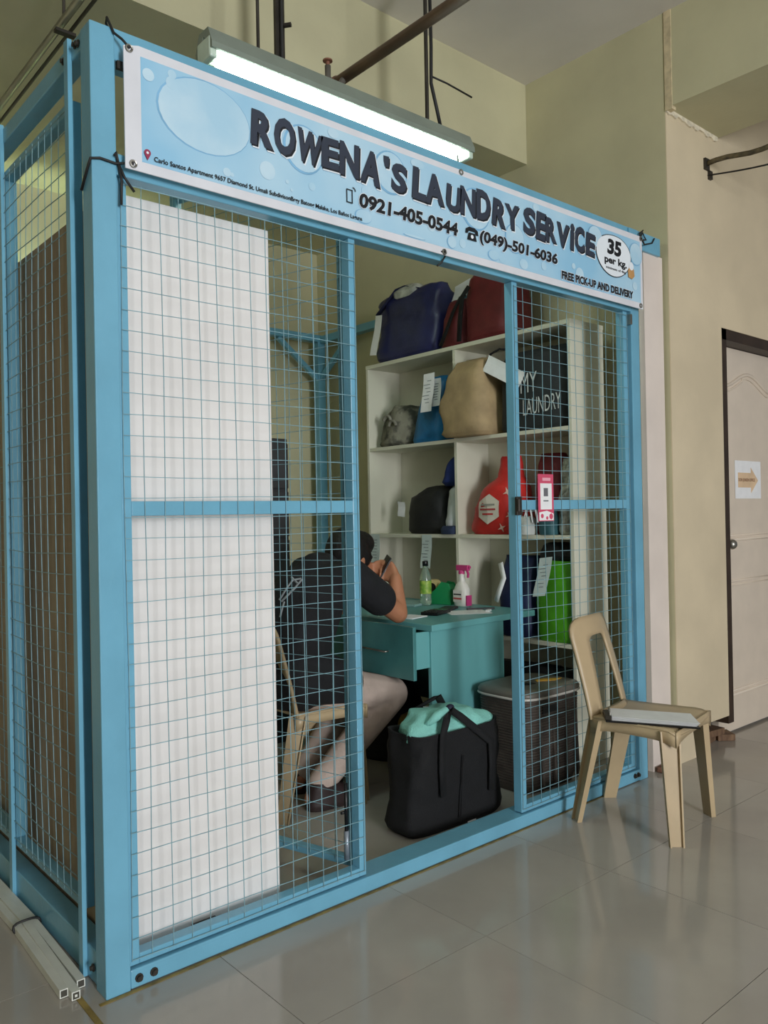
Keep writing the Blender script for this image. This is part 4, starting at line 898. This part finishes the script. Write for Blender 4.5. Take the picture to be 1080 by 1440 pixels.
elbR, wriR = (1.545, PY-.19, .762), (1.575, PY-.145, .905)
elbL, wriL = (1.56, PY+.20, .765), (1.60, PY+.03, .88)
head = Vector((1.435, PY-.005, 1.005))
chains = [[((1.12, PY, .52), .125), ((1.13, PY, .66), .118), ((1.20, PY, .82), .128), ((1.28, PY, .92), .095), ((1.345, PY, .965), .058), ((1.40, PY, .99), .062)],
          [(hip(1), .09), (knee(1), .058), (ank(1), .036)], [(hip(-1), .09), (knee(-1), .058), (ank(-1), .036)],
          [(ank(1), .036), ((ank(1)[0]-.03, ank(1)[1], .04), .034), (toe(1), .024)], [(ank(-1), .036), ((ank(-1)[0]-.03, ank(-1)[1], .04), .034), (toe(-1), .024)],
          [((1.27, PY-.10, .92), .07), (sho(1), .056), (elbR, .043), (wriR, .028)], [((1.27, PY+.10, .92), .07), (sho(-1), .056), (elbL, .043), (wriL, .028)]]
# hands: palm and five bent fingers round the phone
def hand(wr, palm_dir, spread, curl, s):
    wr, pd, sp_, cu = Vector(wr), Vector(palm_dir).normalized(), Vector(spread).normalized(), Vector(curl).normalized()
    out = []
    for k, ln in enumerate((.062, .072, .068, .054)):
        base = wr+pd*.085+sp_*(.030-.020*k); p1 = base+(pd*.8+cu*.5).normalized()*ln*.42; p2 = p1+(pd*.2+cu).normalized()*ln*.33; p3 = p2+(cu-pd*.35).normalized()*ln*.25
        out.append([(wr+sp_*(.012-.008*k), .018), (base, .0125), (p1, .0092), (p2, .0086), (p3, .0076)])
    tb_ = wr+pd*.025+sp_*.026
    out.append([(wr, .022), (tb_, .015), (tb_+(pd*.5+sp_*.6+cu*.3).normalized()*.038, .011), (tb_+(pd*.8+sp_*.4+cu*.7).normalized()*.066, .009)])
    return out
chains += hand(wriR, (-.10, .75, .45), (.45, -.25, .85), (-.6, .5, -.2), 1)
chains += hand(wriL, (-.25, -.75, .25), (.3, .2, .9), (-.6, -.5, .1), -1)
balls = [(head, .098, (1.02, .80, 1.12)), (head+Vector((.055, 0, -.055)), .062, (.9, .85, .9)), (head+Vector((.105, 0, -.045)), .016, (1, .8, 1.1)),
         (head+Vector((.0, -.080, -.015)), .022, (.9, .45, 1.3)), (head+Vector((.0, .080, -.015)), .022, (.9, .45, 1.3)), (head+Vector((.085, 0, -.085)), .022, (.7, 1.2, .5))]
body = blob_mesh('body', chains, balls, .0065, SKIN, pe, 5)
for s in (-1, 1):
    MB().ball(head+Vector((.088, .030*s, -.005)), .012).build('eye', BLACKP, pe, smooth=True)
blob_mesh('hair', [], [(head+Vector((-.012, 0, .022)), .108, (1.0, .86, 1.05)), (head+Vector((-.045, 0, -.03)), .085, (.9, .92, 1.1)), (head+Vector((.045, 0, .055)), .075, (1.0, 1.0, .8)), (head+Vector((.02, -.062, -.0)), .045, (1.1, .55, 1.1)), (head+Vector((.02, .062, -.0)), .045, (1.1, .55, 1.1))], .008, HAIR, pe, 4)
SHIRT = mat('black_shirt', (20, 21, 25), .9, var=.15, scale=10, bump=.4, bscale=60)
eR = Vector(sho(1)).lerp(Vector(elbR), .60); eL = Vector(sho(-1)).lerp(Vector(elbL), .60)
shirt = blob_mesh('shirt', [[((1.10, PY-.05, .50), .118), ((1.11, PY, .54), .160), ((1.115, PY, .66), .155), ((1.185, PY, .82), .160), ((1.27, PY, .915), .120), ((1.325, PY, .945), .078)],
     [((1.10, PY-.09, .53), .125), ((1.20, PY-.105, .515), .112), ((1.29, PY-.11, .49), .100)], [((1.10, PY+.09, .53), .125), ((1.20, PY+.105, .515), .112), ((1.29, PY+.11, .49), .100)],
     [((1.10, PY+.06, .50), .118), ((1.12, PY+.07, .66), .125), ((1.19, PY+.08, .83), .12)], [((1.12, PY-.07, .66), .125), ((1.19, PY-.08, .83), .12)],
     [((1.26, PY-.10, .90), .088), (sho(1), .078), (eR, .074)], [((1.26, PY+.10, .90), .088), (sho(-1), .074), (eL, .066)]], [], .009, SHIRT, pe, 5)
ck = Vector(knee(1)).lerp(Vector(ank(1)), .97); ck2 = Vector(knee(-1)).lerp(Vector(ank(-1)), .97)
blob_mesh('trousers', [[(hip(1), .100), (knee(1), .074), (ck, .056)], [(hip(-1), .100), (knee(-1), .074), (ck2, .056)], [((1.13, PY-.05, .515), .12), ((1.13, PY+.05, .515), .12)]], [], .009, PANTS, pe, 5)
for s in (1, -1):
    a = Vector(ank(s)); 
    sack([(0, .052, .135, 0, 0), (.02, .055, .138, 0, 0), (.05, .050, .118, 0, -.015), (.085, .046, .075, 0, -.05), (.105, .04, .05, 0, -.065), (.108, .02, .03, 0, -.065)], (0, 1, 0), (1, 0, 0), (a.x+.075, a.y-.01*s, .001), e=2.4, wr=.001).build('shoe', mat('dark_shoe', (44, 30, 30), .6), pe, smooth=True)
# white print on the shirt's back shoulder
bv = BVHTree.FromPolygons([v.co+LOC[pe.name] for v in shirt.data.vertices], [tuple(p.vertices) for p in shirt.data.polygons])
def on_shirt(px, py):
    d = (RIGHT*((px-540)/FPX)+UP*((720-py)/FPX)+_F).normalized(); h = bv.ray_cast(CAM, d)
    return (h[0]+h[1]*.002, h[1]) if h[0] else (None, None)
prt = MB()
for path in (((393, 844), (402, 830), (412, 816), (424, 814)), ((396, 846), (406, 836), (416, 826), (425, 815)), ((394, 868), (397, 856), (400, 846)), ((410, 812), (416, 818), (420, 822))):
    hits = [on_shirt(*q_) for q_ in path]
    if all(h[0] is not None for h in hits): prt.tube([h[0] for h in hits], .004, 4)
if prt.v: prt.build('shirt_print', mat('grey_shirt_print', (150, 156, 160), .8), pe)
# phone in the hand
wr = Vector(wriR)
ph = thing('smartphone', 'dark smartphone held in both hands by the seated person', 'phone', tuple(wr+Vector((-.02, .08, .03))))
pcn = wr+Vector((-.02, .070, .035)); un = Vector((.35, -.35, .87)).normalized(); vn = Vector((.45, .88, .15)); vn = (vn-un*vn.dot(un)).normalized(); nn = un.cross(vn)
MB().obox(pcn, un*.072, vn*.036, nn*.0045).build('phone_body', BLACKP, ph, bevel=.003)
MB().obox(pcn-nn*.0048, un*.066, vn*.033, nn*.0004).build('screen', mat('phone_screen', (150, 150, 146), .1), ph)
